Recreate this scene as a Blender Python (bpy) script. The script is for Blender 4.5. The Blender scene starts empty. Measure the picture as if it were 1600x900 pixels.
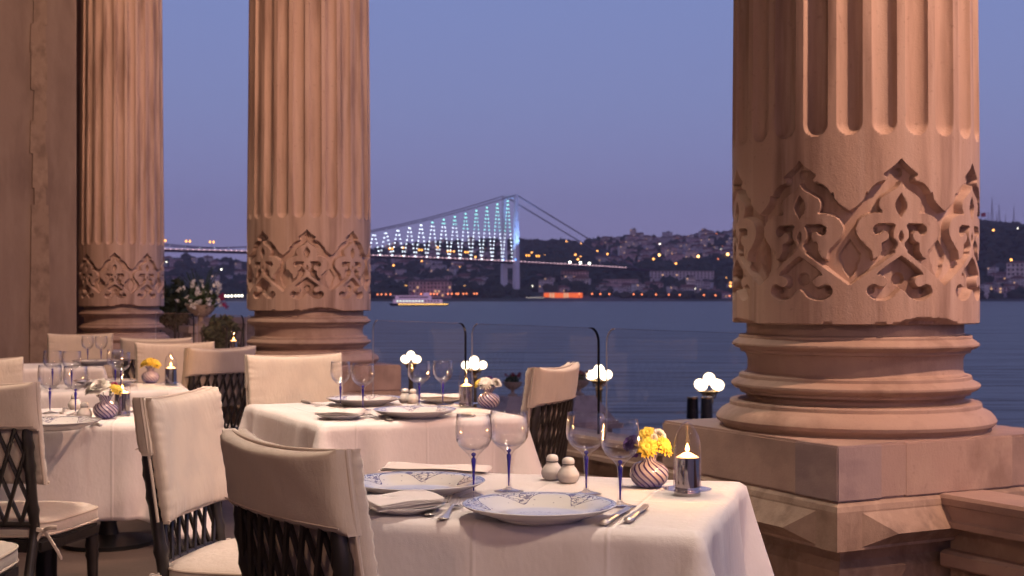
import bpy, bmesh, math, random
import numpy as np
from mathutils import Vector, Matrix
random.seed(7)
rng = np.random.RandomState(11)
R = math.radians
PI = math.pi
HAZE = 0.00010
scn = bpy.context.scene
COL = scn.collection
EYE = 1.18
F = 2100.0            # focal length in pixels of the 1600 px wide photograph

# ------------------------------------------------------------------ camera
cd = bpy.data.cameras.new('camera'); cam = bpy.data.objects.new('camera', cd); COL.objects.link(cam)
cam.location = (0, 0, EYE); cam.rotation_euler = (R(90), 0, 0)
cd.sensor_width = 36; cd.lens = 36 * F / 1600; cd.shift_y = 15 / 1600
cd.clip_start = 0.05; cd.clip_end = 30000
cd.dof.use_dof = True; cd.dof.focus_distance = 3.0; cd.dof.aperture_fstop = 10.0
scn.camera = cam

# ------------------------------------------------------------------ world: dusk sky
w = bpy.data.worlds.new('World'); scn.world = w; w.use_nodes = True
nt = w.node_tree; nt.nodes.clear()
out = nt.nodes.new('ShaderNodeOutputWorld'); bg = nt.nodes.new('ShaderNodeBackground')
sky = nt.nodes.new('ShaderNodeTexSky'); sky.sky_type = 'NISHITA'; sky.sun_disc = False
sky.sun_elevation = R(1.0); sky.sun_rotation = R(200); sky.altitude = 20; sky.air_density = 1.0; sky.dust_density = 0.6; sky.ozone_density = 4
tc = nt.nodes.new('ShaderNodeTexCoord'); sep = nt.nodes.new('ShaderNodeSeparateXYZ')
nt.links.new(tc.outputs['Generated'], sep.inputs[0])
ramp = nt.nodes.new('ShaderNodeValToRGB')
el = ramp.color_ramp.elements
el[0].position = 0.0; el[0].color = (0.264, 0.235, 0.450, 1)
el[1].position = 1.0; el[1].color = (0.085, 0.120, 0.300, 1)
for p, c in ((0.06, (0.250, 0.242, 0.490)), (0.14, (0.226, 0.254, 0.500)), (0.24, (0.205, 0.254, 0.515)), (0.5, (0.13, 0.17, 0.39))):
    e = el.new(p); e.color = (*c, 1)
nt.links.new(sep.outputs['Z'], ramp.inputs[0])
mixs = nt.nodes.new('ShaderNodeMix'); mixs.data_type = 'RGBA'; mixs.blend_type = 'MIX'; mixs.inputs[0].default_value = 0.04
nt.links.new(ramp.outputs[0], mixs.inputs[6]); nt.links.new(sky.outputs[0], mixs.inputs[7])
# afterglow of the sunset, low in the sky behind the camera
def wm(op, a, b_=None):
    n = nt.nodes.new('ShaderNodeMath'); n.operation = op; n.use_clamp = op in ('MULTIPLY', 'POWER', 'SUBTRACT')
    for i, x in enumerate((a, b_)):
        if x is None: continue
        if isinstance(x, (int, float)): n.inputs[i].default_value = x
        else: nt.links.new(x, n.inputs[i])
    return n.outputs[0]
gy = wm('POWER', wm('MULTIPLY', sep.outputs['Y'], -1.0), 1.5); gz = wm('POWER', wm('SUBTRACT', 1.0, sep.outputs['Z']), 5.0)
glow = nt.nodes.new('ShaderNodeMix'); glow.data_type = 'RGBA'; glow.inputs[7].default_value = (1.25, 0.56, 0.46, 1)
nt.links.new(wm('MULTIPLY', gy, gz), glow.inputs[0]); nt.links.new(mixs.outputs[2], glow.inputs[6])
nt.links.new(glow.outputs[2], bg.inputs[0]); bg.inputs[1].default_value = 1.06
nt.links.new(bg.outputs[0], out.inputs[0])

# ------------------------------------------------------------------ terrace ceiling lamps, then three added fill lamps (the sun has set: no sun lamp)
WARM = (1.0, 0.565, 0.375)
SOFT = (1.0, 0.73, 0.54)
def lamp(name, loc, aim, power, col=WARM, size=110, radius=0.12, blend=0.8):
    l = bpy.data.lights.new(name, 'SPOT'); l.energy = power; l.color = col; l.spot_size = R(size); l.spot_blend = blend; l.shadow_soft_size = radius
    o = bpy.data.objects.new(name, l); COL.objects.link(o); o.location = loc
    o.rotation_euler = (Vector(aim) - Vector(loc)).to_track_quat('-Z', 'Y').to_euler()
    return o
lamp('ceiling_or_fill_lamp', (3.3, 2.7, 4.8), (1.35, 5.0, 1.2), 880, WARM, 62, 0.06, 0.6)
lamp('ceiling_or_fill_lamp', (4.0, 2.7, 3.4), (2.05, 4.75, 0.5), 95, WARM, 30, 0.03, 0.25)
lamp('ceiling_or_fill_lamp', (0.6, 3.1, 4.3), (0.1, 3.0, 0.7), 370, (1.0, .79, .63), 62, 0.10, 0.9)
lamp('ceiling_or_fill_lamp', (-0.7, 5.1, 4.3), (-0.6, 5.2, 0.7), 480, (1.0, .79, .63), 62, 0.10, 0.9)
lamp('ceiling_or_fill_lamp', (-1.2, 4.0, 4.3), (-1.7, 5.0, 0.7), 190, SOFT, 66, 0.10, 0.9)
lamp('ceiling_or_fill_lamp', (-2.2, 6.6, 4.3), (-2.1, 6.9, 0.7), 200, SOFT, 70, 0.10, 0.9)
lamp('ceiling_or_fill_lamp', (-2.9, 8.6, 4.3), (-2.8, 8.9, 0.7), 160, SOFT, 70, 0.10, 0.9)
lamp('ceiling_or_fill_lamp', (0.6, 5.6, 4.0), (-1.5, 9.8, 2.0), 520, WARM, 80, 0.12, 0.6)
lamp('ceiling_or_fill_lamp', (-2.4, 10.6, 4.2), (-4.3, 14.9, 2.4), 470, WARM, 85, 0.12, 0.6)
lamp('ceiling_or_fill_lamp', (-1.9, 7.6, 4.0), (-3.9, 11.0, 2.0), 60, WARM, 90, 0.12, 0.7)
lamp('ceiling_or_fill_lamp', (-2.6, -1.2, 3.9), (-0.7, 3.2, 0.9), 120, WARM, 80, 0.25, 0.8)  # added warm fill from behind the camera, for the closest chair's back
lamp('ceiling_or_fill_lamp', (1.2, -2.6, 4.2), (0.6, 4.0, 2.0), 60, WARM, 90, 0.3, 0.8)  # added weak fill from behind the camera, for the columns
lamp('ceiling_or_fill_lamp', (1.8, -0.5, 3.6), (-0.5, 2.6, 0.6), 250, SOFT, 42, 0.15, 0.9)  # added narrow fill for the front of the nearest cloth

scn.render.engine = 'CYCLES'
cy = scn.cycles
cy.use_denoising = True
try: cy.denoiser = 'OPENIMAGEDENOISE'
except Exception: pass
cy.max_bounces = 8; cy.diffuse_bounces = 3; cy.glossy_bounces = 4; cy.transmission_bounces = 8; cy.transparent_max_bounces = 24; cy.volume_bounces = 0
cy.caustics_reflective = False; cy.caustics_refractive = False
cy.sample_clamp_indirect = 4.0
vs = scn.view_settings
vs.view_transform = 'Standard'; vs.look = 'None'; vs.exposure = 0.0; vs.gamma = 1.0; vs.use_curve_mapping = False

# ------------------------------------------------------------------ helpers
def P(u, v, z):
    """Point of the photograph's pixel (u, v) at height z."""
    Y = F * (EYE - z) / (v - 465.0)
    return Vector(((u - 800.0) * Y / F, Y, z))
def W(u, v, Y):
    return Vector(((u - 800.0) * Y / F, Y, EYE + (465.0 - v) * Y / F))

def tag(o, label=None, cat=None, group=None, kind=None):
    if label: o['label'] = label
    if cat: o['category'] = cat
    if group: o['group'] = group
    if kind: o['kind'] = kind
    return o
def thing(name, label, cat, loc=(0, 0, 0), rz=0.0, group=None):
    o = bpy.data.objects.new(name, None); COL.objects.link(o)
    o.empty_display_size = 0.1
    o.location = loc; o.rotation_euler = (0, 0, rz)
    return tag(o, label, cat, group)
def mesh(name, verts, faces, mat, parent=None, smooth=True, loc=None, rz=None, mats=None, fm=None, sharp=None):
    me = bpy.data.meshes.new(name)
    me.from_pydata([tuple(map(float, p)) for p in verts], [], [tuple(map(int, f)) for f in faces])
    me.materials.append(mat)
    for m in (mats or []): me.materials.append(m)
    if smooth: me.polygons.foreach_set('use_smooth', [True] * len(me.polygons))
    if fm: me.polygons.foreach_set('material_index', fm)
    me.update()
    if sharp is not None and smooth:
        try: me.set_sharp_from_angle(angle=R(sharp))
        except Exception: pass
    o = bpy.data.objects.new(name, me); COL.objects.link(o)
    if parent: o.parent = parent
    if loc is not None: o.location = loc
    if rz is not None: o.rotation_euler = (0, 0, rz)
    return o
def from_bm(name, bm, mat, parent=None, smooth=False, sharp=None, loc=None, rz=None, mats=None):
    me = bpy.data.meshes.new(name)
    bmesh.ops.recalc_face_normals(bm, faces=bm.faces)
    bm.to_mesh(me); bm.free()
    me.materials.append(mat)
    for m in (mats or []): me.materials.append(m)
    if smooth: me.polygons.foreach_set('use_smooth', [True] * len(me.polygons))
    me.update()
    if sharp is not None and smooth:
        try: me.set_sharp_from_angle(angle=R(sharp))
        except Exception: pass
    o = bpy.data.objects.new(name, me); COL.objects.link(o)
    if parent: o.parent = parent
    if loc is not None: o.location = loc
    if rz is not None: o.rotation_euler = (0, 0, rz)
    return o
class MB:
    """Collects verts and faces of one mesh."""
    def __init__(s): s.v = []; s.f = []; s.m = []; s.mi = 0
    def add(s, vs_, fs_):
        b = len(s.v); s.v += [tuple(p) for p in vs_]; s.f += [tuple(b + i for i in f) for f in fs_]; s.m += [s.mi] * len(fs_)
    def box(s, c, d, rz=0.0, taper=1.0):
        cx, cy_, cz = c; hx, hy, hz = d[0] / 2, d[1] / 2, d[2] / 2
        ca, sa = math.cos(rz), math.sin(rz)
        vs_ = []
        for z, k in ((-hz, 1.0), (hz, taper)):
            for x, y in ((-hx, -hy), (hx, -hy), (hx, hy), (-hx, hy)):
                x *= k; y *= k
                vs_.append((cx + x * ca - y * sa, cy_ + x * sa + y * ca, cz + z))
        s.add(vs_, [(3, 2, 1, 0), (4, 5, 6, 7), (0, 1, 5, 4), (1, 2, 6, 5), (2, 3, 7, 6), (3, 0, 4, 7)])
    def tube(s, pts, rad, n=8, cap=True, closed=False):
        pts = [Vector(p) for p in pts]; m = len(pts)
        rr = rad if hasattr(rad, '__len__') else [rad] * m
        vs_ = []; up = None
        for i, p in enumerate(pts):
            if closed: t = pts[(i + 1) % m] - pts[i - 1]
            else: t = (pts[min(i + 1, m - 1)] - pts[max(i - 1, 0)])
            if t.length < 1e-9: t = Vector((0, 0, 1))
            t.normalize()
            if up is None:
                up = Vector((0, 0, 1)) if abs(t.z) < 0.9 else Vector((1, 0, 0))
            a = t.cross(up)
            if a.length < 1e-6: a = t.orthogonal()
            a.normalize(); b = a.cross(t).normalized(); up = b
            for k in range(n):
                an = 2 * PI * k / n
                vs_.append(p + (a * math.cos(an) + b * math.sin(an)) * rr[i])
        fs_ = []
        for i in range(m if closed else m - 1):
            j = (i + 1) % m
            for k in range(n):
                k2 = (k + 1) % n
                fs_.append((i * n + k, i * n + k2, j * n + k2, j * n + k))
        if cap and not closed:
            fs_.append(tuple(reversed(range(n)))); fs_.append(tuple((m - 1) * n + k for k in range(n)))
        s.add(vs_, fs_)
    def lathe(s, prof, n=32, c=(0, 0, 0), sx=1.0, sy=1.0):
        vs_ = []; fs_ = []; rows = []
        for r, z in prof:
            if r <= 1e-6:
                rows.append([len(vs_)]); vs_.append((c[0], c[1], c[2] + z))
            else:
                rows.append(list(range(len(vs_), len(vs_) + n)))
                for k in range(n):
                    a = 2 * PI * k / n
                    vs_.append((c[0] + r * sx * math.cos(a), c[1] + r * sy * math.sin(a), c[2] + z))
        for a, b in zip(rows[:-1], rows[1:]):
            if len(a) == 1 and len(b) == 1: continue
            for k in range(n):
                k2 = (k + 1) % n
                if len(a) == 1: fs_.append((a[0], b[k2], b[k]))
                elif len(b) == 1: fs_.append((a[k], a[k2], b[0]))
                else: fs_.append((a[k], a[k2], b[k2], b[k]))
        s.add(vs_, fs_)
    def ball(s, c, r, n=10, m=6, sz=1.0):
        s.lathe([(r * math.sin(PI * i / m) if 0 < i < m else 0.0, -r * sz * math.cos(PI * i / m)) for i in range(m + 1)], n, c)
    def build(s, name, mat, parent=None, smooth=True, sharp=40, loc=None, rz=None, mats=None):
        return mesh(name, s.v, s.f, mat, parent, smooth, loc, rz, mats, s.m if mats else None, sharp)
def copy_tree(o, parent=None):
    c = o.copy(); COL.objects.link(c)
    if parent: c.parent = parent
    for ch in list(o.children): copy_tree(ch, c)
    return c
def place(o, loc, rz, label, group=None):
    o.location = loc; o.rotation_euler = (0, 0, rz); o['label'] = label
    if group: o['group'] = group
    return o
class Kind:
    """First use hands out the original, later uses copies with copied parts."""
    def __init__(s, make): s.make = make; s.o = None
    def put(s, loc, rz, label, group=None):
        if s.o is None: s.o = s.make(); o = s.o
        else: o = copy_tree(s.o)
        return place(o, loc, rz, label, group)

# ------------------------------------------------------------------ materials
def mat(name, col, rough=0.6, metal=0.0, bump=None, vary=None, coat=0.0, spec=0.5, emis=None, estr=0.0, sheen=0.0):
    """bump = (scale xyz, strength, detail); vary = (scale xyz, colour2, lo, hi, detail)"""
    m = bpy.data.materials.new(name); m.use_nodes = True
    t = m.node_tree; b = t.nodes['Principled BSDF']
    b.inputs['Base Color'].default_value = (*col, 1); b.inputs['Roughness'].default_value = rough; b.inputs['Metallic'].default_value = metal
    b.inputs['Coat Weight'].default_value = coat; b.inputs['Specular IOR Level'].default_value = spec
    if sheen: b.inputs['Sheen Weight'].default_value = sheen
    if emis:
        b.inputs['Emission Color'].default_value = (*emis, 1); b.inputs['Emission Strength'].default_value = estr
    tcn = t.nodes.new('ShaderNodeTexCoord')
    def noise(sc, det, rgh=0.55):
        mp = t.nodes.new('ShaderNodeMapping'); mp.inputs['Scale'].default_value = sc
        t.links.new(tcn.outputs['Object'], mp.inputs[0])
        n = t.nodes.new('ShaderNodeTexNoise'); n.inputs['Scale'].default_value = 1.0; n.inputs['Detail'].default_value = det; n.inputs['Roughness'].default_value = rgh
        t.links.new(mp.outputs[0], n.inputs['Vector']); return n
    if vary:
        prev = None
        for sc, c2, lo, hi, det in (vary if isinstance(vary, list) else [vary]):
            n = noise(sc, det)
            mr = t.nodes.new('ShaderNodeMapRange'); mr.inputs[1].default_value = lo; mr.inputs[2].default_value = hi
            t.links.new(n.outputs['Fac'], mr.inputs[0])
            mx = t.nodes.new('ShaderNodeMix'); mx.data_type = 'RGBA'
            mx.inputs[6].default_value = (*col, 1); mx.inputs[7].default_value = (*c2, 1)
            if prev is not None: t.links.new(prev, mx.inputs[6])
            t.links.new(mr.outputs[0], mx.inputs[0]); prev = mx.outputs[2]
        t.links.new(prev, b.inputs['Base Color'])
    if bump:
        prev = None
        for sc, st, det in (bump if isinstance(bump, list) else [bump]):
            n = noise(sc, det, 0.65)
            bp = t.nodes.new('ShaderNodeBump'); bp.inputs['Strength'].default_value = 1.0; bp.inputs['Distance'].default_value = st
            t.links.new(n.outputs['Fac'], bp.inputs['Height'])
            if prev is not None: t.links.new(prev, bp.inputs['Normal'])
            prev = bp.outputs[0]
        t.links.new(prev, b.inputs['Normal'])
    return m
def emit(name, col, s):
    m = bpy.data.materials.new(name); m.use_nodes = True; t = m.node_tree; t.nodes.clear()
    o = t.nodes.new('ShaderNodeOutputMaterial'); e = t.nodes.new('ShaderNodeEmission'); e.inputs[0].default_value = (*col, 1); e.inputs[1].default_value = s
    t.links.new(e.outputs[0], o.inputs[0]); return m
def thin_glass(name, tint=(1, 1, 1), lo=0.03, hi=0.7, power=3.0, rough=0.0):
    m = bpy.data.materials.new(name); m.use_nodes = True; t = m.node_tree; t.nodes.clear()
    o = t.nodes.new('ShaderNodeOutputMaterial'); mx = t.nodes.new('ShaderNodeMixShader')
    tr = t.nodes.new('ShaderNodeBsdfTransparent'); tr.inputs[0].default_value = (*tint, 1)
    gl = t.nodes.new('ShaderNodeBsdfGlossy'); gl.inputs['Roughness'].default_value = rough; gl.inputs[0].default_value = (1, 1, 1, 1)
    lw = t.nodes.new('ShaderNodeLayerWeight'); lw.inputs[0].default_value = 0.5
    pw = t.nodes.new('ShaderNodeMath'); pw.operation = 'POWER'; pw.inputs[1].default_value = power
    mr = t.nodes.new('ShaderNodeMapRange'); mr.inputs[3].default_value = lo; mr.inputs[4].default_value = hi
    t.links.new(lw.outputs['Facing'], pw.inputs[0]); t.links.new(pw.outputs[0], mr.inputs[0]); t.links.new(mr.outputs[0], mx.inputs[0])
    t.links.new(tr.outputs[0], mx.inputs[1]); t.links.new(gl.outputs[0], mx.inputs[2]); t.links.new(mx.outputs[0], o.inputs[0])
    return m
def stone(name, col, dark, light, streak=(9, 9, 0.9)):
    return mat(name, col, 0.62, vary=[(streak, dark, 0.47, 0.66, 4), ((streak[0] * 2.3, streak[1] * 2.3, streak[2] * 1.3), light, 0.5, 0.75, 3), ((40, 40, 40), dark, 0.62, 0.85, 6)],
               bump=[((160, 160, 160), 0.0012, 5), ((14, 14, 7), 0.004, 4)], spec=0.35)
M = {}
M['stone'] = stone('veined_marble', (0.55, 0.40, 0.325), (0.31, 0.21, 0.17), (0.62, 0.48, 0.41))
M['stone_base'] = stone('base_marble', (0.49, 0.36, 0.295), (0.35, 0.25, 0.20), (0.54, 0.41, 0.33), (4, 4, 5))
M['plinth'] = stone('plinth_marble', (0.46, 0.34, 0.29), (0.33, 0.245, 0.21), (0.50, 0.385, 0.315), (3, 3, 4))
M['coarse'] = stone('weathered_stone', (0.40, 0.30, 0.235), (0.27, 0.20, 0.16), (0.47, 0.36, 0.28), (9, 9, 9))
M['pier'] = stone('pier_stone', (0.36, 0.275, 0.235), (0.27, 0.20, 0.175), (0.42, 0.33, 0.28), (3, 3, 1.2))
M['floor'] = mat('terrace_floor', (0.13, 0.09, 0.075), 0.45, vary=((3, 3, 3), (0.09, 0.062, 0.052), 0.4, 0.7, 5), bump=((30, 30, 30), 0.002, 4))
M['plaster'] = mat('warm_plaster', (0.55, 0.42, 0.34), 0.8, bump=((20, 20, 20), 0.002, 4))
M['cloth'] = mat('white_linen', (0.80, 0.755, 0.745), 0.75, bump=[((420, 420, 420), 0.0003, 2), ((9, 9, 5), 0.006, 4)], vary=((6, 6, 3), (0.77, 0.715, 0.69), 0.4, 0.7, 3), sheen=0.1)
def creases(m_):
    t = m_.node_tree; b = t.nodes['Principled BSDF']; tcn = t.nodes.new('ShaderNodeTexCoord'); sp = t.nodes.new('ShaderNodeSeparateXYZ'); t.links.new(tcn.outputs['Object'], sp.inputs[0]); prev = b.inputs['Normal'].links[0].from_socket
    for ax, off in ((0, 0.0), (1, 0.0), (0, .26), (0, -.26)):
        a = t.nodes.new('ShaderNodeMath'); a.operation = 'SUBTRACT'; t.links.new(sp.outputs[ax], a.inputs[0]); a.inputs[1].default_value = off
        c = t.nodes.new('ShaderNodeMath'); c.operation = 'ABSOLUTE'; t.links.new(a.outputs[0], c.inputs[0])
        r = t.nodes.new('ShaderNodeMapRange'); r.interpolation_type = 'SMOOTHSTEP'; t.links.new(c.outputs[0], r.inputs[0]); r.inputs[1].default_value = 0; r.inputs[2].default_value = .007; r.inputs[3].default_value = 1; r.inputs[4].default_value = 0
        bp = t.nodes.new('ShaderNodeBump'); bp.inputs['Distance'].default_value = .0013; t.links.new(r.outputs[0], bp.inputs['Height']); t.links.new(prev, bp.inputs['Normal']); prev = bp.outputs[0]
    t.links.new(prev, b.inputs['Normal'])
creases(M['cloth'])
M['napkin'] = mat('napkin_linen', (0.82, 0.75, 0.725), 0.8, bump=[((600, 600, 600), 0.0003, 2), ((30, 30, 30), 0.002, 3)])
M['cover'] = mat('cream_chair_fabric', (0.68, 0.58, 0.48), 0.85, bump=[((500, 500, 500), 0.0004, 2), ((26, 26, 9), 0.0035, 4)], vary=((8, 8, 8), (0.60, 0.52, 0.445), 0.45, 0.7, 4), sheen=0.2)
M['seat'] = mat('cream_seat_fabric', (0.62, 0.54, 0.47), 0.85, bump=[((500, 500, 500), 0.0004, 2), ((14, 14, 14), 0.006, 4)], sheen=0.2)
M['piping'] = mat('piping_fabric', (0.60, 0.50, 0.42), 0.85)
M['wood'] = mat('dark_bamboo_wood', (0.026, 0.022, 0.021), 0.34, bump=((40, 40, 8), 0.001, 3), coat=0.25)
M['china'] = mat('white_china', (0.82, 0.80, 0.78), 0.12, coat=0.5)
M['shaker'] = mat('cream_shaker_china', (0.84, 0.80, 0.74), 0.18, coat=0.5, bump=((60, 60, 60), 0.0006, 2))
M['silver'] = mat('silver', (0.93, 0.88, 0.80), 0.28, 0.85, bump=((120, 120, 120), 0.0006, 3))
M['chrome'] = mat('polished_steel', (0.78, 0.74, 0.70), 0.06, 1.0)
M['darkmetal'] = mat('dark_metal', (0.02, 0.02, 0.022), 0.35, 0.6)
M['brass'] = mat('brass', (0.75, 0.46, 0.16), 0.22, 1.0)
M['wax'] = mat('candle_wax', (0.85, 0.66, 0.45), 0.5, emis=(1.0, 0.36, 0.08), estr=1.6)  # orange emission stands in for the flame's glow in the wax
M['glass'] = thin_glass('clear_glass', (0.995, 0.995, 1.0), 0.020, 1.0, 2.3, 0.035)
M['cloche'] = thin_glass('cloche_glass', (0.98, 0.97, 0.98), 0.014, 0.9, 2.8)
M['pane'] = thin_glass('railing_glass', (0.90, 0.89, 0.89), 0.02, 0.5, 4.0)
M['disc'] = thin_glass('saucer_glass', (0.90, 0.92, 0.93), 0.06, 0.8, 2.4)
m = bpy.data.materials.new('solid_glass'); m.use_nodes = True; b = m.node_tree.nodes['Principled BSDF']
b.inputs['Transmission Weight'].default_value = 1; b.inputs['Roughness'].default_value = 0.02; b.inputs['IOR'].default_value = 1.45; M['solid'] = m
M['cobalt'] = mat('cobalt_glass', (0.030, 0.022, 0.36), 0.08, coat=0.6)
M['flame'] = emit('flame', (1.0, 0.46, 0.12), 16)
M['globe'] = emit('lamp_globe', (1.0, 0.80, 0.52), 7)
t_ = M['globe'].node_tree; e_ = [n for n in t_.nodes if n.type == 'EMISSION'][0]; lw_ = t_.nodes.new('ShaderNodeLayerWeight'); lw_.inputs[0].default_value = .5
r_ = t_.nodes.new('ShaderNodeValToRGB'); r_.color_ramp.elements[0].color = (1.0, .86, .62, 1); r_.color_ramp.elements[1].color = (.30, .15, .055, 1); r_.color_ramp.elements[0].position = .35
t_.links.new(lw_.outputs['Facing'], r_.inputs[0]); t_.links.new(r_.outputs[0], e_.inputs[0])
M['leaf'] = mat('dark_leaf', (0.05, 0.08, 0.03), 0.5)
M['yellow'] = mat('yellow_petal', (0.80, 0.58, 0.07), 0.6)
M['white_petal'] = mat('white_petal', (0.93, 0.89, 0.80), 0.6)
M['purple'] = mat('purple_petal', (0.10, 0.035, 0.20), 0.6)
M['magenta'] = mat('magenta_petal', (0.35, 0.03, 0.12), 0.6)
M['red'] = mat('red_petal', (0.30, 0.03, 0.035), 0.6)
# ================================================================== SETTING
E1 = Vector((-0.499, 0.8667, 0)).normalized()      # along the row of columns, away from the camera
E2 = Vector((E1.y, -E1.x, 0))                     # towards the water
RZ = math.atan2(E1.y, E1.x)
C0 = Vector((1.29, 5.08, 0)); PITCH = 5.585
def L(a, b, z=0.0):
    """a metres along the colonnade from the nearest column, b metres seaward of its axis"""
    return C0 + E1 * a + E2 * b + Vector((0, 0, z))
SEA = -4.5
# terrace floor with stone flags
mb = MB()
mb.add([L(-9, -9.5), L(-9, .75), L(26, .75), L(26, -9.5)], [(0, 1, 2, 3)])
mb.add([L(-9, .75), L(-9, .75, -3.4), L(26, .75, -3.4), L(26, .75)], [(0, 1, 2, 3)])
tag(mb.build('terrace_floor', M['floor'], smooth=False), kind='structure')
mb = MB(); mb.box((0, 0, 0), (35, 10.3, 0.3))
o = mb.build('ceiling', M['plaster'], smooth=False, loc=L(8.5, -4.35, 5.4), rz=RZ - 0.0); tag(o, kind='structure')
mb = MB(); mb.box((0, 0, 2.6), (35, 0.4, 5.2))
o = mb.build('palace_wall', M['plaster'], smooth=False, loc=L(8.5, -7.4, 0), rz=RZ); tag(o, 'plain warm plaster wall along the inner side of the terrace', 'wall')
# quay and sea
M['quay'] = mat('quay_paving', (0.16, 0.13, 0.12), 0.7, vary=((0.6, 0.6, 0.6), (0.11, 0.09, 0.08), 0.4, 0.7, 4))
q = MB()
q.add([L(-40, .75, -3.3), L(-40, 12.3, -3.3), L(90, 12.3, -3.3), L(90, .75, -3.3)], [(0, 1, 2, 3)])
q.add([L(-40, 12.3, -3.3), L(-40, 12.3, -5.5), L(90, 12.3, -5.5), L(90, 12.3, -3.3)], [(0, 1, 2, 3)])
tag(q.build('quay', M['quay'], smooth=False), kind='structure')
# water
m = bpy.data.materials.new('sea_water'); m.use_nodes = True; t = m.node_tree; b = t.nodes['Principled BSDF']
b.inputs['Base Color'].default_value = (0.20, 0.155, 0.12, 1); b.inputs['Specular IOR Level'].default_value = .38; b.inputs['Roughness'].default_value = 0.33; b.inputs['IOR'].default_value = 1.33
tcn = t.nodes.new('ShaderNodeTexCoord'); prev = None
for sc, st, det in (((0.02, 0.12, 0.1), 2.6, 3), ((0.16, 0.5, 0.4), 0.7, 3), ((0.9, 2.6, 1.0), 0.05, 3)):
    mp = t.nodes.new('ShaderNodeMapping'); mp.inputs['Scale'].default_value = sc; mp.inputs['Rotation'].default_value = (0, 0, R(8))
    n = t.nodes.new('ShaderNodeTexNoise'); n.inputs['Scale'].default_value = 1; n.inputs['Detail'].default_value = det
    bp = t.nodes.new('ShaderNodeBump'); bp.inputs['Distance'].default_value = st; bp.inputs['Strength'].default_value = 1
    t.links.new(tcn.outputs['Object'], mp.inputs[0]); t.links.new(mp.outputs[0], n.inputs['Vector']); t.links.new(n.outputs['Fac'], bp.inputs['Height'])
    if prev: t.links.new(prev, bp.inputs['Normal'])
    prev = bp.outputs[0]
t.links.new(prev, b.inputs['Normal']); M['sea'] = m
s = MB(); s.add([(-9000, -300, SEA), (9000, -300, SEA), (9000, 14000, SEA), (-9000, 14000, SEA)], [(0, 1, 2, 3)])
tag(s.build('water', M['sea'], smooth=False), kind='structure')

# ------------------------------------------------------------------ carved ornament as a height map
def spline(pts, closed=True, k=6, corners=()):
    """Catmull-Rom through pts; a point given with a third value 1 is a sharp corner."""
    n = len(pts); o = []
    for i in range(n if closed else n - 1):
        p1, p2 = pts[i], pts[(i + 1) % n]; p0, p3 = pts[i - 1] if (closed or i) else p1, pts[(i + 2) % n] if (closed or i < n - 2) else p2
        if len(p1) > 2: p0 = p1
        if len(p2) > 2: p3 = p2
        for j in range(k):
            s_ = j / k
            o.append(tuple(0.5 * ((2 * p1[d]) + (-p0[d] + p2[d]) * s_ + (2 * p0[d] - 5 * p1[d] + 4 * p2[d] - p3[d]) * s_ ** 2 + (-p0[d] + 3 * p1[d] - 3 * p2[d] + p3[d]) * s_ ** 3) for d in (0, 1)))
    return o
def inside(poly, X, Y):
    r = np.zeros(X.shape, bool); n = len(poly)
    for i in range(n):
        x1, y1 = poly[i]; x2, y2 = poly[(i + 1) % n]
        if abs(y2 - y1) < 1e-9: continue
        c = ((y1 > Y) != (y2 > Y)) & (X < (x2 - x1) * (Y - y1) / (y2 - y1) + x1)
        r ^= c
    return r
S = 1
REC = spline([(0, 60, S), (30, 95), (78, 135, S), (62, 150), (68, 168, S), (105, 180), (132, 205), (143, 228, S), (156, 226, S), (163, 258), (192, 292), (228, 318, S), (228, 684, S), (120, 600, S), (18, 508, S), (0, 500, S)])
LEAF = spline([(0, 165, S), (18, 195), (58, 222), (95, 252), (102, 290), (88, 320, S), (132, 325), (180, 348), (201, 392), (194, 442), (160, 488), (136, 515), (128, 556, S), (98, 546), (82, 522), (84, 495), (60, 470), (40, 510), (0, 530, S)])
HOOK = spline([(26, 386, S), (60, 378), (108, 384), (124, 408), (112, 430), (92, 424), (78, 412), (60, 420), (53, 442), (62, 464), (86, 480), (84, 508), (104, 548, S), (62, 532), (28, 500), (18, 478), (36, 450), (38, 415)])
LENS = spline([(0, 232, S), (26, 288), (0, 345, S), (-26, 288)])
LENS2 = spline([(0, 415, S), (11, 442), (0, 468, S), (-11, 442)])
BAND = [(0, 485), (0, 540), (200, 700), (228, 716), (228, 680), (16, 508)]
LOZ = spline([(228, 455, S), (205, 490), (178, 530, S), (184, 560), (196, 575, S), (198, 600), (228, 645, S)])
BELL = spline([(0, 540, S), (52, 580), (106, 628, S), (84, 634), (64, 650), (62, 676), (80, 694), (104, 690), (122, 682), (146, 694), (150, 722), (120, 750), (84, 756), (46, 742), (18, 712), (0, 700, S)])
NOTCH = [(60, 652), (110, 664), (108, 696), (84, 704)]
def carve(A, Z):
    """A = |arc| in ornament units (0..228), Z = ornament units from the top. Returns depth 0..~1.5"""
    D = np.zeros(A.shape)
    D[inside(REC, A, Z)] = 1.0
    D[inside(LEAF, A, Z)] = 0.04
    for h in (HOOK,): D[inside(h, A, Z)] = 1.05
    D[inside(BAND, A, Z)] = 0.0
    D[inside(LENS, A, Z)] = 1.0
    D[inside(LENS2, A, Z)] = 0.6
    D[inside(LOZ, A, Z)] = 1.45
    D[inside(BELL, A, Z)] = 1.0
    D[(A ** 2 + (Z - 652) ** 2) < 29 ** 2] = 1.5
    D[(A ** 2 + (Z - 122) ** 2) < 21 ** 2] = 1.5
    D[((A - 128) ** 2 + (Z - 706) ** 2) < 15 ** 2] = 1.45
    D[((A - 112) ** 2 + (Z - 408) ** 2) < 13 ** 2] = 1.4
    return D
NA = 1152                    # samples round the column
RAD = 0.4515
ZB, ZT = 1.085, 5.25         # drum foot, shaft top
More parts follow.
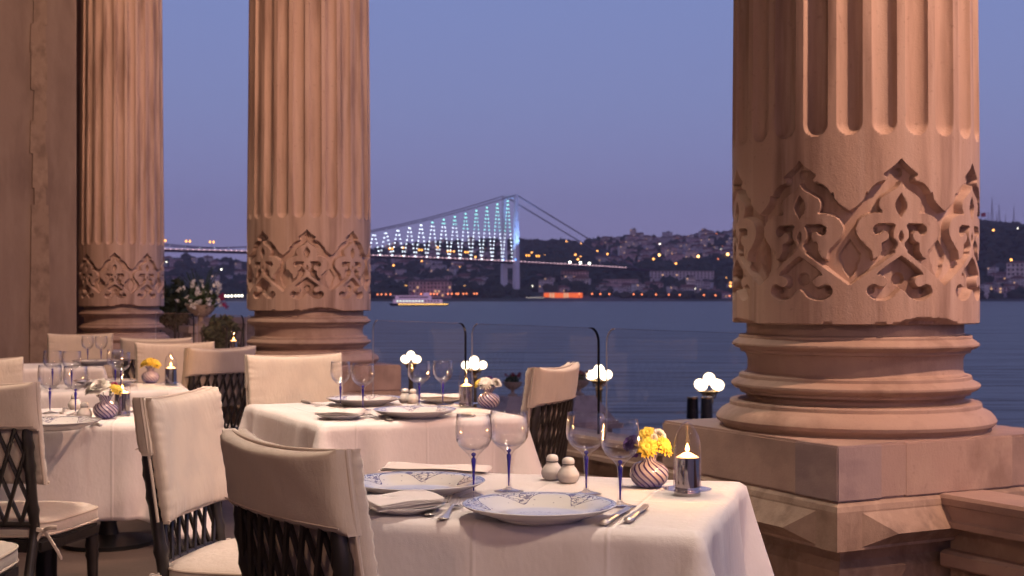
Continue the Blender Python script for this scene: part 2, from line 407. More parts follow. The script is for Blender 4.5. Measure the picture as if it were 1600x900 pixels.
zs = list(np.arange(ZB + 0.012, 1.70, 0.0042)) + list(np.arange(1.70, 1.86, 0.006)) + [1.9, 2.1, 2.5, 3.2, 4.0, ZT]
zs = [ZB - 0.0, ZB + 0.004] + zs
zs = np.array(zs)
ang = 2 * PI * np.arange(NA) / NA
# supersampled ornament
SS = 3
def field():
    D = np.zeros((len(zs), NA))
    for i in range(SS):
        for j in range(SS):
            a = ang + (i - 1) / SS * (2 * PI / NA); z = zs + (j - 1) / SS * 0.0042
            per = 2 * PI / 8
            fr = np.abs(((a / per) + 0.5) % 1.0 - 0.5) * 456.0
            A, Z = np.meshgrid(fr, 60 + (1.657 - z) / 0.492 * (766 - 60))
            D += carve(A, Z)
    return D / SS / SS
D = field()
fl = np.abs(((ang / (2 * PI / 24)) % 1.0) - 0.5) * (2 * PI / 24) * RAD     # distance to a flute's centre line; a fillet sits over each motif
wfl = 0.0425
G, Z = np.meshgrid(fl, zs)
zend = 1.745 + wfl
dd = np.where(Z < zend, np.sqrt(G ** 2 + (zend - Z) ** 2), G)
FL = 0.030 * np.sqrt(np.clip(1 - (dd / wfl) ** 2, 0, 1))
taper = np.where(Z > 1.75, (Z - 1.75) * 0.0085, 0.0)
chip = np.zeros_like(Z)
for ca, wa, ha in ((4.95, 0.34, 0.030), (4.55, 0.06, 0.012), (4.15, 0.05, 0.010), (3.2, 0.3, 0.02), (2.1, 0.2, 0.014), (0.6, 0.4, 0.022)):
    d = np.abs((ang - ca + PI) % (2 * PI) - PI)
    e = np.clip(1 - (d / wa) ** 2, 0, 1) * ha * (0.9 + 0.1 * np.sin(ang * 23) * np.sin(ang * 41 + 1))
    chip += np.clip((ZB + e[None, :] - Z) / 0.012, 0, 1) * 0.035 * (e[None, :] > 0.002)
RR = RAD - 0.034 * D - FL - taper - chip - np.where(Z < ZB + 0.002, 0.006, 0)
RR += 0.0006 * np.sin(np.outer(zs * 3, np.ones(NA)) + ang * 5)
vx = np.stack([RR * np.cos(ang)[None], RR * np.sin(ang)[None], Z], -1).reshape(-1, 3)
nr = len(zs); fs = []
for i in range(nr - 1):
    a0 = i * NA; b0 = a0 + NA
    k = np.arange(NA); k2 = (k + 1) % NA
    fs.append(np.stack([a0 + k, a0 + k2, b0 + k2, b0 + k], 1))
fs = np.concatenate(fs)
def fast_mesh(name, v, f, mats_, sharp=None):
    me = bpy.data.meshes.new(name)
    me.vertices.add(len(v)); me.vertices.foreach_set('co', np.asarray(v, np.float32).ravel())
    me.loops.add(f.size); me.loops.foreach_set('vertex_index', f.ravel().astype(np.int32))
    me.polygons.add(len(f)); me.polygons.foreach_set('loop_start', (np.arange(len(f)) * f.shape[1]).astype(np.int32))
    try: me.polygons.foreach_set('loop_total', np.full(len(f), f.shape[1], np.int32))
    except Exception: pass
    me.polygons.foreach_set('use_smooth', np.ones(len(f), bool))
    for m_ in mats_: me.materials.append(m_)
    me.update(calc_edges=True); me.validate()
    return me
shaft_me = fast_mesh('shaft', vx, fs, [M['stone']])
try: shaft_me.set_sharp_from_angle(angle=R(50))
except Exception: pass

def bevel_box(bm, c, d, bev=0.01, seg=2):
    r = bmesh.ops.create_cube(bm, size=1.0)
    for v_ in r['verts']: v_.co = Vector((v_.co.x * d[0] + c[0], v_.co.y * d[1] + c[1], v_.co.z * d[2] + c[2]))
    if bev:
        es = list({e for v_ in r['verts'] for e in v_.link_edges})
        bmesh.ops.bevel(bm, geom=es, offset=bev, segments=seg, affect='EDGES', clamp_overlap=True)
M['grey_block'] = stone('greyish_marble', (0.40, 0.32, 0.31), (0.31, 0.245, 0.25), (0.45, 0.36, 0.34), (3, 3, 8))
def make_column():
    root = thing('column', '', 'column')
    sh = bpy.data.objects.new('shaft', shaft_me); COL.objects.link(sh); sh.parent = root; sh.rotation_euler = (0, 0, R(6.65))
    prof = [(.30, 1.15), (.398, 1.15), (.398, 1.050), (.400, 1.044), (.424, 1.042), (.427, 1.038), (.427, 1.030), (.430, 1.028), (.448, 1.016), (.4525, 1.010), (.4525, 1.004), (.440, .994), (.423, .988),
            (.421, .978), (.404, .974), (.398, .962), (.3945, .950), (.3945, .915), (.398, .905), (.408, .897), (.422, .895), (.426, .891), (.426, .880), (.430, .877), (.450, .866), (.4555, .860), (.4555, .853), (.445, .842),
            (.424, .834), (.422, .824), (.408, .820), (.398, .812), (.396, .806), (.404, .800), (.430, .797), (.458, .795), (.461, .790), (.461, .778), (.464, .774), (.492, .760), (.510, .738), (.513, .730), (.509, .718), (.492, .706), (.486, .699), (.486, .694), (.1, .694)]
    mb = MB(); mb.lathe(prof[::-1], 128); mb.build('moulded_base', M['stone_base'], root, sharp=28)
    bm = bmesh.new()
    bevel_box(bm, (0, 0, .6025), (1.04, 1.04, .185), .008)
    pl = from_bm('plinth', bm, M['plinth'], root, True, 35, rz=RZ - R(3))
    bm = bmesh.new(); bevel_box(bm, (-.4125, .4275, .6025), (.220, .190, .1815), .004); from_bm('corner_block', bm, M['grey_block'], root, True, 35, rz=RZ - R(3))
    bm = bmesh.new(); bevel_box(bm, (-.4120, -.02, .6025), (.218, .50, .1813), .004); from_bm('face_block', bm, M['stone_base'], root, True, 35, rz=RZ - R(3))
    bm = bmesh.new()
    # sloping ledge, then a weathered course with a hipped boss on each face
    def ring(h, z): return [bm.verts.new((x * h, y * h, z)) for x, y in ((-1, -1), (1, -1), (1, 1), (-1, 1))]
    prof2 = [(.40, .513), (.508, .513), (.530, .497), (.535, .480), (.535, .352), (.46, .352), (.45, .30), (.475, .27), (.475, -.0)]
    rs = [ring(h, z) for h, z in prof2]
    for a, b_ in zip(rs[:-1], rs[1:]):
        for k in range(4): bm.faces.new((a[k], a[(k + 1) % 4], b_[(k + 1) % 4], b_[k]))
    for k in range(4):
        an = k * PI / 2; ca, sa = math.cos(an), math.sin(an)
        def q_(x, y, z): return bm.verts.new((x * ca - y * sa, x * sa + y * ca, z))
        x0, x1, y0, z0, z1, dp = -.43, .43, -.5352, .362, .474, .052
        A_ = [q_(x0, y0, z0), q_(x1, y0, z0), q_(x1, y0, z1), q_(x0, y0, z1)]
        B_ = [q_(x0 + .11, y0 - dp, .405), q_(x1 - .11, y0 - dp, .405)]
        bm.faces.new((A_[0], A_[1], B_[1], B_[0])); bm.faces.new((A_[1], A_[2], B_[1])); bm.faces.new((A_[2], A_[3], B_[0], B_[1])); bm.faces.new((A_[3], A_[0], B_[0]))
    from_bm('pedestal', bm, M['coarse'], root, False, rz=RZ - R(3))
    return root
colk = Kind(make_column)
GC = 'fluted marble columns along the terrace'
colk.put(L(0, 0), 0, 'nearest and widest fluted marble column, at the right behind the set table', GC)
colk.put(L(PITCH, 0), 0, 'middle fluted marble column behind the cream cushioned chairs', GC)
colk.put(L(2 * PITCH, 0), 0, 'farthest fluted marble column beside the rough stone pier at left', GC)

# stone pier at the left
pr = thing('stone_pier', 'tall rough stone pier with a worn raised strip left of the farthest column', 'pier', (-3.56, 11.0, 0), math.atan2(-E2.y, -E2.x))
# local x runs inland (-E2), local y = E1-ish direction away from the camera is -y side
def pier_box(x0, x1, yfront, depth, z1, name, m_, bev=.02, z0=0):
    bm = bmesh.new(); bevel_box(bm, ((x0 + x1) / 2, -(yfront + depth / 2), (z0 + z1) / 2), (x1 - x0, depth, z1 - z0), bev)
    return from_bm(name, bm, m_, pr, True, 40)
pier_box(0, .66, 0, .9, 5.25, 'pilaster', M['pier'])
pier_box(.665, 3.4, .16, .7, 5.25, 'wall_face', M['pier'], 0.004)
# worn strip: rough column of chipped blocks
rr_ = random.Random(4); mb = MB(); z = 0.0
while z < 5.1:
    h = rr_.uniform(.10, .32) if z > 1.9 else rr_.uniform(.5, .9)
    wd = rr_.uniform(.085, .13) if z > 1.9 else .15
    mb.box((.30 + rr_.uniform(-.012, .012), .006, z + h / 2), (wd, rr_.uniform(.020, .032), h + .002), taper=rr_.uniform(.82, 1.0)); z += h
mb.build('worn_strip', M['coarse'], pr, False)
o = MB(); o.box((0, 0, 2.6), (.3, 7.1, 5.2)); o = o.build('end_wall', M['pier'], None, False, loc=L(11.92, -3.45), rz=RZ); tag(o, 'dark wall closing the terrace just behind the farthest column', 'wall')

# balustrade between the columns
def parapet(a0, a1, label):
    n = thing('stone_parapet', label, 'parapet', L((a0 + a1) / 2, 0), RZ, 'stone parapets between the columns')
    ln = a1 - a0
    def prism(prof, name, m_):
        k = len(prof); vs_ = [(-ln / 2, y, z) for y, z in prof] + [(ln / 2, y, z) for y, z in prof]
        fs_ = [(i, (i + 1) % k, (i + 1) % k + k, i + k) for i in range(k)] + [tuple(range(k))[::-1], tuple(range(k, 2 * k))]
        return mesh(name, vs_, fs_, m_, n, False)
    prism([(-.10, .512), (-.108, .500), (-.108, .478), (-.098, .474), (-.098, .430), (-.118, .424), (-.118, .405), (-.07, .395), (.07, .395), (.118, .405), (.118, .424), (.098, .430), (.098, .474), (.108, .478), (.108, .500), (.10, .512)], 'cap_rail', M['plinth'])
    prism([(-.085, .32), (-.10, .31), (-.10, .27), (-.085, .26), (.085, .26), (.10, .27), (.10, .31), (.085, .32)], 'lower_rail', M['plinth'])
    prism([(-.05, .40), (-.05, .0), (.05, .0), (.05, .40)], 'wall_panel', M['coarse'])
    mb = MB(); nb = max(2, int(ln / .42))
    for i in range(nb):
        x = -ln / 2 + (i + .5) * ln / nb
        for s_ in (-1, 1):
            mb.add([(x - .17, s_ * .052, .02), (x + .17, s_ * .052, .02), (x + .17, s_ * .052, .25), (x - .17, s_ * .052, .25), (x, s_ * .085, .135)], [(0, 1, 4), (1, 2, 4), (2, 3, 4), (3, 0, 4)])
    mb.build('panel_boss', M['coarse'], n, False)
parapet(-PITCH + .55, -.515, 'low stone parapet running forward from the nearest column')
parapet(.515, PITCH - .515, 'low stone parapet under the glass screens between the near and middle columns')
parapet(PITCH + .515, 2 * PITCH - .515, 'low stone parapet between the middle and farthest columns')
parapet(2 * PITCH + .515, 3 * PITCH, 'low stone parapet beyond the farthest column')

# glass screens
def make_screen():
    root = thing('glass_screen', '', 'glass screen')
    ln, z0, z1, rc = 1.31, .512, 1.03, .07
    outl = [(-ln / 2, z0), (ln / 2, z0)]
    outl += [(ln / 2 - rc + rc * math.cos(a), z1 - rc + rc * math.sin(a)) for a in np.linspace(0, PI / 2, 8)]
    outl += [(-ln / 2 + rc + rc * math.cos(a), z1 - rc + rc * math.sin(a)) for a in np.linspace(PI / 2, PI, 8)]
    mb = MB(); n_ = len(outl)
    mb.add([(x, 0, z) for x, z in outl], [tuple(range(n_))])
    mb.build('pane', M['pane'], root, False)
    # dark post on one side with a bent top drawn for the glass edge's dark reflection, thin bright edge on the other
    c = [(-ln / 2, z0), (-ln / 2, z1 - rc)] + [(-ln / 2 + rc - rc * math.cos(a), z1 - rc + rc * math.sin(a)) for a in np.linspace(0.2, PI / 2, 8)] + [(-ln / 2 + rc + .02, z1)]
    mb = MB(); mb.tube([(x, 0, z) for x, z in c], [.0065] * (len(c) - 3) + [.005, .003, .0012], 8); mb.build('post', M['darkmetal'], root)
    c = [(ln / 2, z0), (ln / 2, z1 - rc)] + [(ln / 2 - rc + rc * math.cos(a), z1 - rc + rc * math.sin(a)) for a in np.linspace(0.2, PI / 2, 8)]
    mb = MB(); mb.tube([(x, 0, z) for x, z in c], .0035, 6); mb.build('edge_trim', M['silver'], root)
    mb = MB(); mb.tube([(ln / 2 - rc, 0, z1), (-ln / 2 + rc, 0, z1)], .0018, 5); mb.build('top_edge', M['disc'], root)
    return root
scr = Kind(make_screen)
GS = 'glass screens on the stone parapet'
base_a = PITCH - 1.22
labs = ['glass screen between the middle column and the first dark post', 'middle glass screen, its dark post rising behind the tall chair back', 'glass screen between the second dark post and the nearest column']
for i, lb in enumerate(labs):
    scr.put(L((3.78, 2.39, 1.01)[i], 0), RZ, lb, GS)
base_b = 2 * PITCH - 1.0
for i, lb in enumerate(['glass screen just right of the farthest column', 'glass screen in front of the flower urn', 'glass screen next to the middle column on its left']):
    scr.put(L((9.14, 7.73, 6.35)[i], 0), RZ, lb, GS)
# ================================================================== FAR SHORE
def ip(x, xs, ys): return float(np.interp(x, xs, ys))
SKU = [-700, -200, 100, 252, 285, 320, 350, 385, 480, 560, 590, 621, 662, 704, 759, 810, 850, 900, 930, 960, 990, 1040, 1100, 1150, 1250, 1400, 1500, 1532, 1560, 1600, 1800, 2300]
SKV = [425, 415, 412, 412, 406, 408, 411, 415, 408, 399, 396, 390, 388, 384, 380, 381, 381, 383, 381, 376, 374, 376, 371, 366, 352, 345, 348, 350, 354, 357, 365, 390]
WDU = [-700, 252, 385, 560, 600, 700, 800, 850, 900, 940, 1000, 1150, 1250, 1500, 1600, 2300]
WDV = [452, 440, 446, 440, 436, 432, 420, 412, 412, 432, 420, 412, 385, 362, 368, 400]
def shoreY(u): return 2060 + 25 * math.sin(u / 170.0)
def hill_z(u, Y, nz=True):
    """Height of the ground of the far shore along bearing u (a pixel column) at distance Y."""
    y0 = shoreY(u); ks = ip(u, SKU, SKV); wd = ip(u, WDU, WDV)
    hs = (465 - ks) * 3350 / F + EYE; hw = (465 - wd) * 2560 / F + EYE
    z = float(np.interp(Y, [y0 - 30, y0, y0 + 60, 2560, 2750, 3350, 3700, 4600], [SEA - 6, SEA + 2.5, SEA + 7, hw, hw + (hs - hw) * .18, hs, hs - 12, hs - 60]))
    if nz and Y > y0 + 40: z += 3.0 * math.sin(u * .11 + Y * .013) + 2.0 * math.sin(u * .31 - Y * .021) + 1.2 * math.sin(u * .9 + Y * .05)
    return z
def W3(u, Y, dz=0.0): return Vector(((u - 800) * Y / F, Y, hill_z(u, Y) + dz))
us = np.arange(-700, 2301, 12); ys = [2010, 2030, 2045, 2060, 2075, 2090, 2120] + list(range(2180, 3400, 60)) + [3450, 3600, 3900, 4600]
vv = []; ff = []
for y_ in ys:
    for u in us:
        p = W3(float(u), y_); vv.append(p)
for i in range(len(ys) - 1):
    for j in range(len(us) - 1):
        a = i * len(us) + j; ff.append((a, a + 1, a + 1 + len(us), a + len(us)))
M['hill'] = mat('hill_ground', (0.16, 0.12, 0.115), 0.95, vary=[((.006, .006, .01), (0.05, 0.058, 0.035), .4, .6, 5), ((.03, .03, .03), (0.13, 0.10, 0.09), .5, .75, 4)])
tag(mesh('hillside', vv, ff, M['hill'], smooth=True), kind='structure')

# woodland: thousands of low crowns, one mass
def density(u, Y):
    v = 465 - (hill_z(u, Y, False) - EYE) * F / Y
    n = .5 + .5 * math.sin(u * .045 + math.sin(Y * .01) * 2) * math.cos(Y * .007 + u * .013)
    if u > 1470: return .98 if Y < 3260 else .55
    if u < 560: return .80 if Y < 2900 else .35
    if 800 < u < 925: return .97 if Y > 2300 else .75
    if u >= 925: return (.92 if Y < 2600 and Y > 2200 else (.28 + .25 * n)) if Y > 2200 else .5
    return .86 if 2130 < Y < 2520 else (.45 + .3 * n if Y >= 2520 else .45)
wr = np.random.RandomState(5)
ico = bmesh.new(); bmesh.ops.create_icosphere(ico, subdivisions=1, radius=1.0)
iv = np.array([v_.co[:] for v_ in ico.verts]); jf = np.array([[v_.index for v_ in f_.verts] for f_ in ico.faces]); ico.free()
tv = []; tf = []; nb_ = 0; cnt = 0
while cnt < 7000:
    u = wr.uniform(200, 1680)
    Y = 2075 + (3500 - 2075) * wr.uniform(0, 1) ** 1.25
    if 1160 < u < 1500 and wr.rand() < .9: continue
    if 400 < u < 570 and wr.rand() < .9: continue
    if Y < shoreY(u) + 18: continue
    if wr.rand() > density(u, Y): continue
    if Y < 2120 and (838 < u < 922 or 818 < u < 852 or 630 < u < 715): continue
    if Y < 2330 and (935 < u < 1005 or 1005 < u < 1125 and Y > 2230 or 1535 < u): 
        if wr.rand() < .75: continue
    r = wr.uniform(5, 10); s_ = np.array([r * wr.uniform(.9, 1.5), r, r * wr.uniform(.7, 1.25)])
    jit = 1 + .28 * wr.randn(len(iv), 1)
    p = W3(u, Y, r * .45)
    tv.append(iv * jit * s_ + np.array(p)); tf.append(jf + nb_); nb_ += len(iv); cnt += 1
M['woods'] = mat('far_foliage', (0.040, 0.050, 0.030), 0.95, vary=((.02, .02, .05), (0.075, 0.070, 0.045), .4, .7, 3))
me = fast_mesh('woodland', np.concatenate(tv), np.concatenate(tf), [M['woods']]); me.polygons.foreach_set('use_smooth', np.zeros(len(me.polygons), bool))
o = bpy.data.objects.new('woodland', me); COL.objects.link(o); tag(o, kind='stuff')

# houses
M['h1'] = mat('house_wall_pink', (0.80, 0.58, 0.58), 0.9, vary=((.15, .15, .3), (0.42, 0.28, 0.28), .4, .7, 2)); M['h2'] = mat('house_wall_cream', (0.85, 0.76, 0.72), 0.9, vary=((.15, .15, .3), (0.48, 0.39, 0.35), .4, .7, 2)); M['h3'] = mat('house_wall_grey', (0.64, 0.57, 0.59), 0.9)
M['roof'] = mat('red_tile_roof', (0.24, 0.10, 0.075), 0.9, vary=((.3, .3, .3), (0.17, 0.085, 0.07), .4, .7, 3)); M['flat'] = mat('flat_roof', (0.24, 0.20, 0.20), 0.9)
M['win'] = mat('dark_window', (0.05, 0.045, 0.06), 0.2)
M['litwin'] = emit('lit_window', (1.0, 0.55, 0.28), 1.0)
def house_mesh(w_, d_, h, kind, wall, floors, cols, seed, lit=.05):
    r_ = random.Random(seed); mb = MB()
    mb.box((0, 0, h / 2 - 4), (w_, d_, h + 8))
    mb.mi = 1
    if kind == 'hip':
        e = .6; x, y = w_ / 2 + e, d_ / 2 + e; rd = max(0, x - y * .9)
        mb.add([(-x, -y, h), (x, -y, h), (x, y, h), (-x, y, h), (-rd, 0, h + d_ * .30), (rd, 0, h + d_ * .30)], [(0, 1, 5, 4), (1, 2, 5), (2, 3, 4, 5), (3, 0, 4)])
    elif kind == 'gable':
        e = .6; x, y = w_ / 2 + e, d_ / 2 + e
        mb.add([(-x, -y, h), (x, -y, h), (x, y, h), (-x, y, h), (-x, 0, h + d_ * .3), (x, 0, h + d_ * .3)], [(0, 1, 5, 4), (1, 2, 5), (2, 3, 4, 5), (3, 0, 4)])
    else:
        mb.box((0, 0, h + .3), (w_ + .6, d_ + .6, .6)); mb.box((w_ * .15, 0, h + 1.6), (w_ * .3, d_ * .4, 2.2))
    fh = h / floors; cw = w_ / cols
    for f_ in range(floors):
        for c in range(cols):
            mb.mi = 3 if r_.random() < lit else 2
            x = -w_ / 2 + (c + .5) * cw; z = (f_ + .55) * fh
            mb.add([(x - cw * .24, -d_ / 2 - .05, z - fh * .26), (x + cw * .24, -d_ / 2 - .05, z - fh * .26), (x + cw * .24, -d_ / 2 - .05, z + fh * .26), (x - cw * .24, -d_ / 2 - .05, z + fh * .26)], [(0, 1, 2, 3)])
    me_o = mb
    return mb, [M['roof'] if kind != 'flat' else M['flat'], M['win'], M['litwin']], M[wall]
def simple_house(name, spec):
    mb, ms, wl = house_mesh(*spec)
    return mb.build(name, wl, None, False, None, mats=ms)
specs = [('small pink house with a red hipped roof', (14, 11, 7, 'hip', 'h1', 2, 4, 1)), ('cream house with a red gabled roof', (16, 11, 9, 'gable', 'h2', 3, 5, 2)), ('grey flat roofed block of flats', (20, 14, 14, 'flat', 'h3', 4, 6, 3)),
         ('pink flat roofed block of flats', (24, 13, 12, 'flat', 'h1', 4, 7, 4)), ('narrow cream apartment house', (12, 12, 16, 'flat', 'h2', 5, 4, 5)), ('long low pink house with a red roof', (26, 12, 7, 'hip', 'h1', 2, 7, 6)),
         ('wide cream block with a red hipped roof', (22, 14, 10, 'hip', 'h2', 3, 6, 7))]
protos = []
hr = random.Random(21); nh = 0; tries = 0; used = []
region = lambda u: 'on the left hillside' if u < 400 else ('under the lit bridge cables' if u < 800 else ('right of the bridge tower' if u < 1160 else 'on the right wooded shore'))
first = {}
while nh < 285 and tries < 20000:
    tries += 1
    q_ = hr.random()
    if q_ < .48: u = hr.uniform(935, 1150); Y = 2640 + 720 * hr.random()
    elif q_ < .56: u = hr.uniform(930, 1150); Y = 2090 + 110 * hr.random()
    elif q_ < .82: u = hr.uniform(578, 800); Y = 2480 + 850 * hr.random()
    elif q_ < .87: u = hr.uniform(578, 800); Y = 2100 + 380 * hr.random()
    elif q_ < .90: u = hr.uniform(812, 925); Y = 2100 + 300 * hr.random()
    elif q_ < .95: u = hr.uniform(252, 384); Y = 2300 + 1000 * hr.random()
    else: u = hr.uniform(1534, 1600); Y = 2085 + 160 * hr.random()
    if any(abs(u - a) < 4.2 and abs(Y - b) < 42 for a, b in used): continue
    used.append((u, Y))
    k = hr.randrange(len(specs)); key = k
    p = W3(u, Y)
    if key not in first:
        o = simple_house('house', specs[k][1]); first[key] = o
    else:
        o = first[key].copy(); COL.objects.link(o)
    s_ = hr.uniform(.85, 1.3)
    o.location = p + Vector((0, 0, 1.0)); o.rotation_euler = (0, 0, math.atan2(-p.x, p.y) + hr.uniform(-.6, .6)); o.scale = (s_, s_, s_ * hr.uniform(.9, 1.15))
    tag(o, '%s %s' % (specs[k][0], region(u)), 'house', '%s %s' % (specs[k][0] + 's' if False else specs[k][0], region(u)))
    nh += 1
def big_house(name, u, Y, dz, spec, label, rz=0.0):
    """A large building with its parts: walls, roof and every row of windows a part."""
    p = W3(u, Y); p.z = hill_z(u, Y, False) + dz
    rt = thing(name, label, 'building', p, math.atan2(-p.x, p.y) + rz)
    w_, d_, h, kind, wall, floors, cols, seed = spec
    mb = MB(); mb.box((0, 0, h / 2 - 6), (w_, d_, h + 12)); mb.build('wall', M[wall], rt, False)
    mb = MB()
    if kind == 'hip':
        x, y = w_ / 2 + 1, d_ / 2 + 1; rd = x - y * .9
        mb.add([(-x, -y, h), (x, -y, h), (x, y, h), (-x, y, h), (-rd, 0, h + 4), (rd, 0, h + 4)], [(0, 1, 5, 4), (1, 2, 5), (2, 3, 4, 5), (3, 0, 4), (3, 2, 1, 0)]); mb.build('roof', M['roof'], rt, False)
    else:
        mb.box((0, 0, h + .5), (w_ + 1.5, d_ + 1.5, 1)); mb.build('roof', M['flat'], rt, False)
    r_ = random.Random(seed); fh = h / floors; cw = w_ / cols
    for f_ in range(floors):
        for c in range(cols):
            x = -w_ / 2 + (c + .5) * cw; z = (f_ + .55) * fh
            mb = MB(); mb.box((x, -d_ / 2 - .02, z), (cw * .45, .3, fh * .52)); mb.build('window', M['litwin'] if r_.random() < .08 else M['win'], rt, False)
    return rt
big_house('palace', 672, 2090, 0, (66, 24, 24, 'hip', 'h1', 4, 12, 1), 'large pink waterfront palace under the bridge cables behind the ferry')
big_house('office_block', 970, 2230, -2, (58, 18, 18, 'flat', 'h1', 4, 14, 2), 'broad pink block with a grid of windows above the far shore')
big_house('long_building', 1065, 2290, 8, (108, 16, 13, 'flat', 'h3', 3, 18, 3), 'long pale low building among trees left of the nearest column', .12)
big_house('waterside_house', 898, 2250, 10, (46, 16, 12, 'hip', 'h1', 3, 9, 4), 'pink house above the orange lit waterside building')
big_house('hillside_villa', 705, 2330, 4, (20, 14, 12, 'flat', 'h1', 3, 4, 5), 'boxy pink villa halfway up the dark wood under the cables')
big_house('shore_villa', 1590, 2200, 12, (34, 18, 22, 'hip', 'h2', 3, 5, 6), 'tall cream villa at the right edge of the far shore')
big_house('shore_villa', 1556, 2130, 4, (34, 14, 10, 'gable', 'h1', 2, 5, 7), 'low pink villa on the shore just right of the nearest column')
# orange lit building
p = W3(880, 2085); p.z = SEA + 2
rt = thing('lit_building', 'waterside building glowing orange with two pale window bays', 'building', p, math.atan2(-p.x, p.y))
M['orange'] = emit('orange_floodlit_wall', (1.0, 0.16, 0.045), 1.05); M['bay'] = emit('lit_bay', (1.0, 0.72, 0.45), .8); M['shopwin'] = emit('lit_quay_pavilion', (1.0, 0.85, 0.7), 1.3)  # the orange wall emits by itself in place of floodlights on it
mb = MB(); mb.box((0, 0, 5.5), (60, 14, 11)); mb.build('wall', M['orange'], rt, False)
mb = MB(); mb.box((0, 0, 11.6), (62, 16, 1.2)); mb.build('roof', M['flat'], rt, False)
for x in (-17.5, 4.5):
    mb = MB()
    for i in range(4):
        for j in range(2): mb.box((x - 2.2 + j * 4.4, -7.1, 1.8 + i * 2.6), (3.2, .3, 1.7))
    mb.build('window_bay', M['bay'], rt, False)
for u, wd, lb in ((836, 28, 'white lit pavilion beside the orange building on the far quay'), (1014, 0, '')):
    if not wd: continue
    p = W3(u, 2078); p.z = SEA + 2
    rt = thing('quay_pavilion', lb, 'pavilion', p, math.atan2(-p.x, p.y))
    mb = MB(); mb.box((0, 0, 1.9), (wd, 8, 3.8)); mb.build('glazing', M['shopwin'], rt, False)
    mb = MB(); mb.box((0, 0, 4.2), (wd + 2, 10, .8)); mb.build('roof', M['flat'], rt, False)

# street lamps on the far shore
def far_lamp(r, col, st, h):
    def mk():
        rt = thing('street_lamp', '', 'street lamp')
        mb = MB(); mb.tube([(0, 0, 0), (0, 0, h)], .3, 5); mb.build('pole', M['darkmetal'], rt)
        mb = MB(); mb.ball((0, 0, h), r, 8, 6); mb.build('lamp_head', emit('street_light', col, st), rt)
        return rt
    return Kind(mk)
kO = far_lamp(2.0, (1.0, .42, .10), 5.0, 12); kW = far_lamp(1.8, (1.0, .92, .75), 5.0, 10); kR = far_lamp(1.25, (1.0, .26, .10), 3.0, 7); kB = far_lamp(2.6, (1.0, .52, .18), 7.0, 14)
lr = random.Random(3)
SL = [(kB, 1028, 460 - 60, 2900), ]
def lamps(k, pts, lb, g):
    for u, Y in pts: k.put(W3(u, Y), 0, lb, g)
def Yat(u, v):
    for Y in range(2080, 3350, 15):
        if 465 - (hill_z(u, Y, False) + 8 - EYE) * F / Y <= v: return Y
    return 3340
lamps(kB, [(1030, Yat(1030, 401)), (1091, Yat(1091, 405)), (1137, Yat(1137, 406))], 'bright amber street lamp on the crowded hillside left of the nearest column', 'bright amber lamps on the hillside')
lamps(kO, [(u, Yat(u, v)) for u, v in ((831, 399), (850, 401), (953, 406), (983, 407), (1021, 410), (1056, 412), (1090, 401), (933, 398), (949, 396), (899, 403), (907, 408), (903, 411), (885, 382), (908, 384), (1050, 403), (1134, 441), (1141, 446), (1141, 456), (974, 382))],
      'small amber street lamp on the hillside right of the bridge tower', 'amber lamps right of the tower')
lamps(kO, [(u, Yat(u, v)) for u, v in ((604, 388), (630, 390), (684, 391), (709, 393), (757, 395), (615, 416), (659, 413), (671, 409), (628, 407), (718, 420), (743, 405), (760, 405), (649, 402), (683, 441))],
      'small amber street lamp on the hillside under the bridge cables', 'amber lamps under the cables')
lamps(kO, [(1552, Yat(1552, 368)), (1580, Yat(1580, 412))], 'amber street lamp in the dark wood right of the nearest column', 'amber lamps in the right wood')
lamps(kR, [(lr.uniform(585, 800), lr.uniform(2500, 3250)) for _ in range(22)], 'tiny red light among the houses under the bridge cables', 'tiny red lights under the cables')
lamps(kR, [(lr.uniform(930, 1150), lr.uniform(2600, 3300)) for _ in range(26)], 'tiny red light among the houses on the right hillside', 'tiny red lights on the right hillside')
lamps(kW, [(1127, Yat(1127, 391)), (1031, Yat(1031, 384)), (1086, Yat(1086, 456)), (1117, Yat(1117, 456)), (833, Yat(833, 449)), (860, Yat(860, 449)), (1545, Yat(1545, 356)), (1591, Yat(1591, 362))], 'small white street lamp on the far shore right of the tower', 'white lamps right of the tower')
lamps(kW, [(260, Yat(260, 413)), (274, Yat(274, 413)), (279, Yat(279, 413)), (346, Yat(346, 424))], 'small white street lamp on the left hillside beyond the deck', 'white lamps on the left hillside')
lamps(kR, [(u, 2066) for u in [658, 663, 668, 673, 678, 683, 700, 706, 713, 716, 724, 729, 741, 745, 590, 596, 603, 610]], 'tiny orange light in the row along the far quay behind the ferry', 'quay lights behind the ferry')
lamps(kR, [(u, 2066) for u in [905, 925, 938, 952, 990, 1003, 1025, 1045, 1062, 1100, 1118, 1140]], 'tiny orange light along the far quay right of the orange building', 'quay lights right of the orange building')
lamps(kW, [(u, 2066) for u in (352, 357, 362, 368, 373, 378)], 'white light on the far quay between the two left columns', 'quay lights between the left columns')

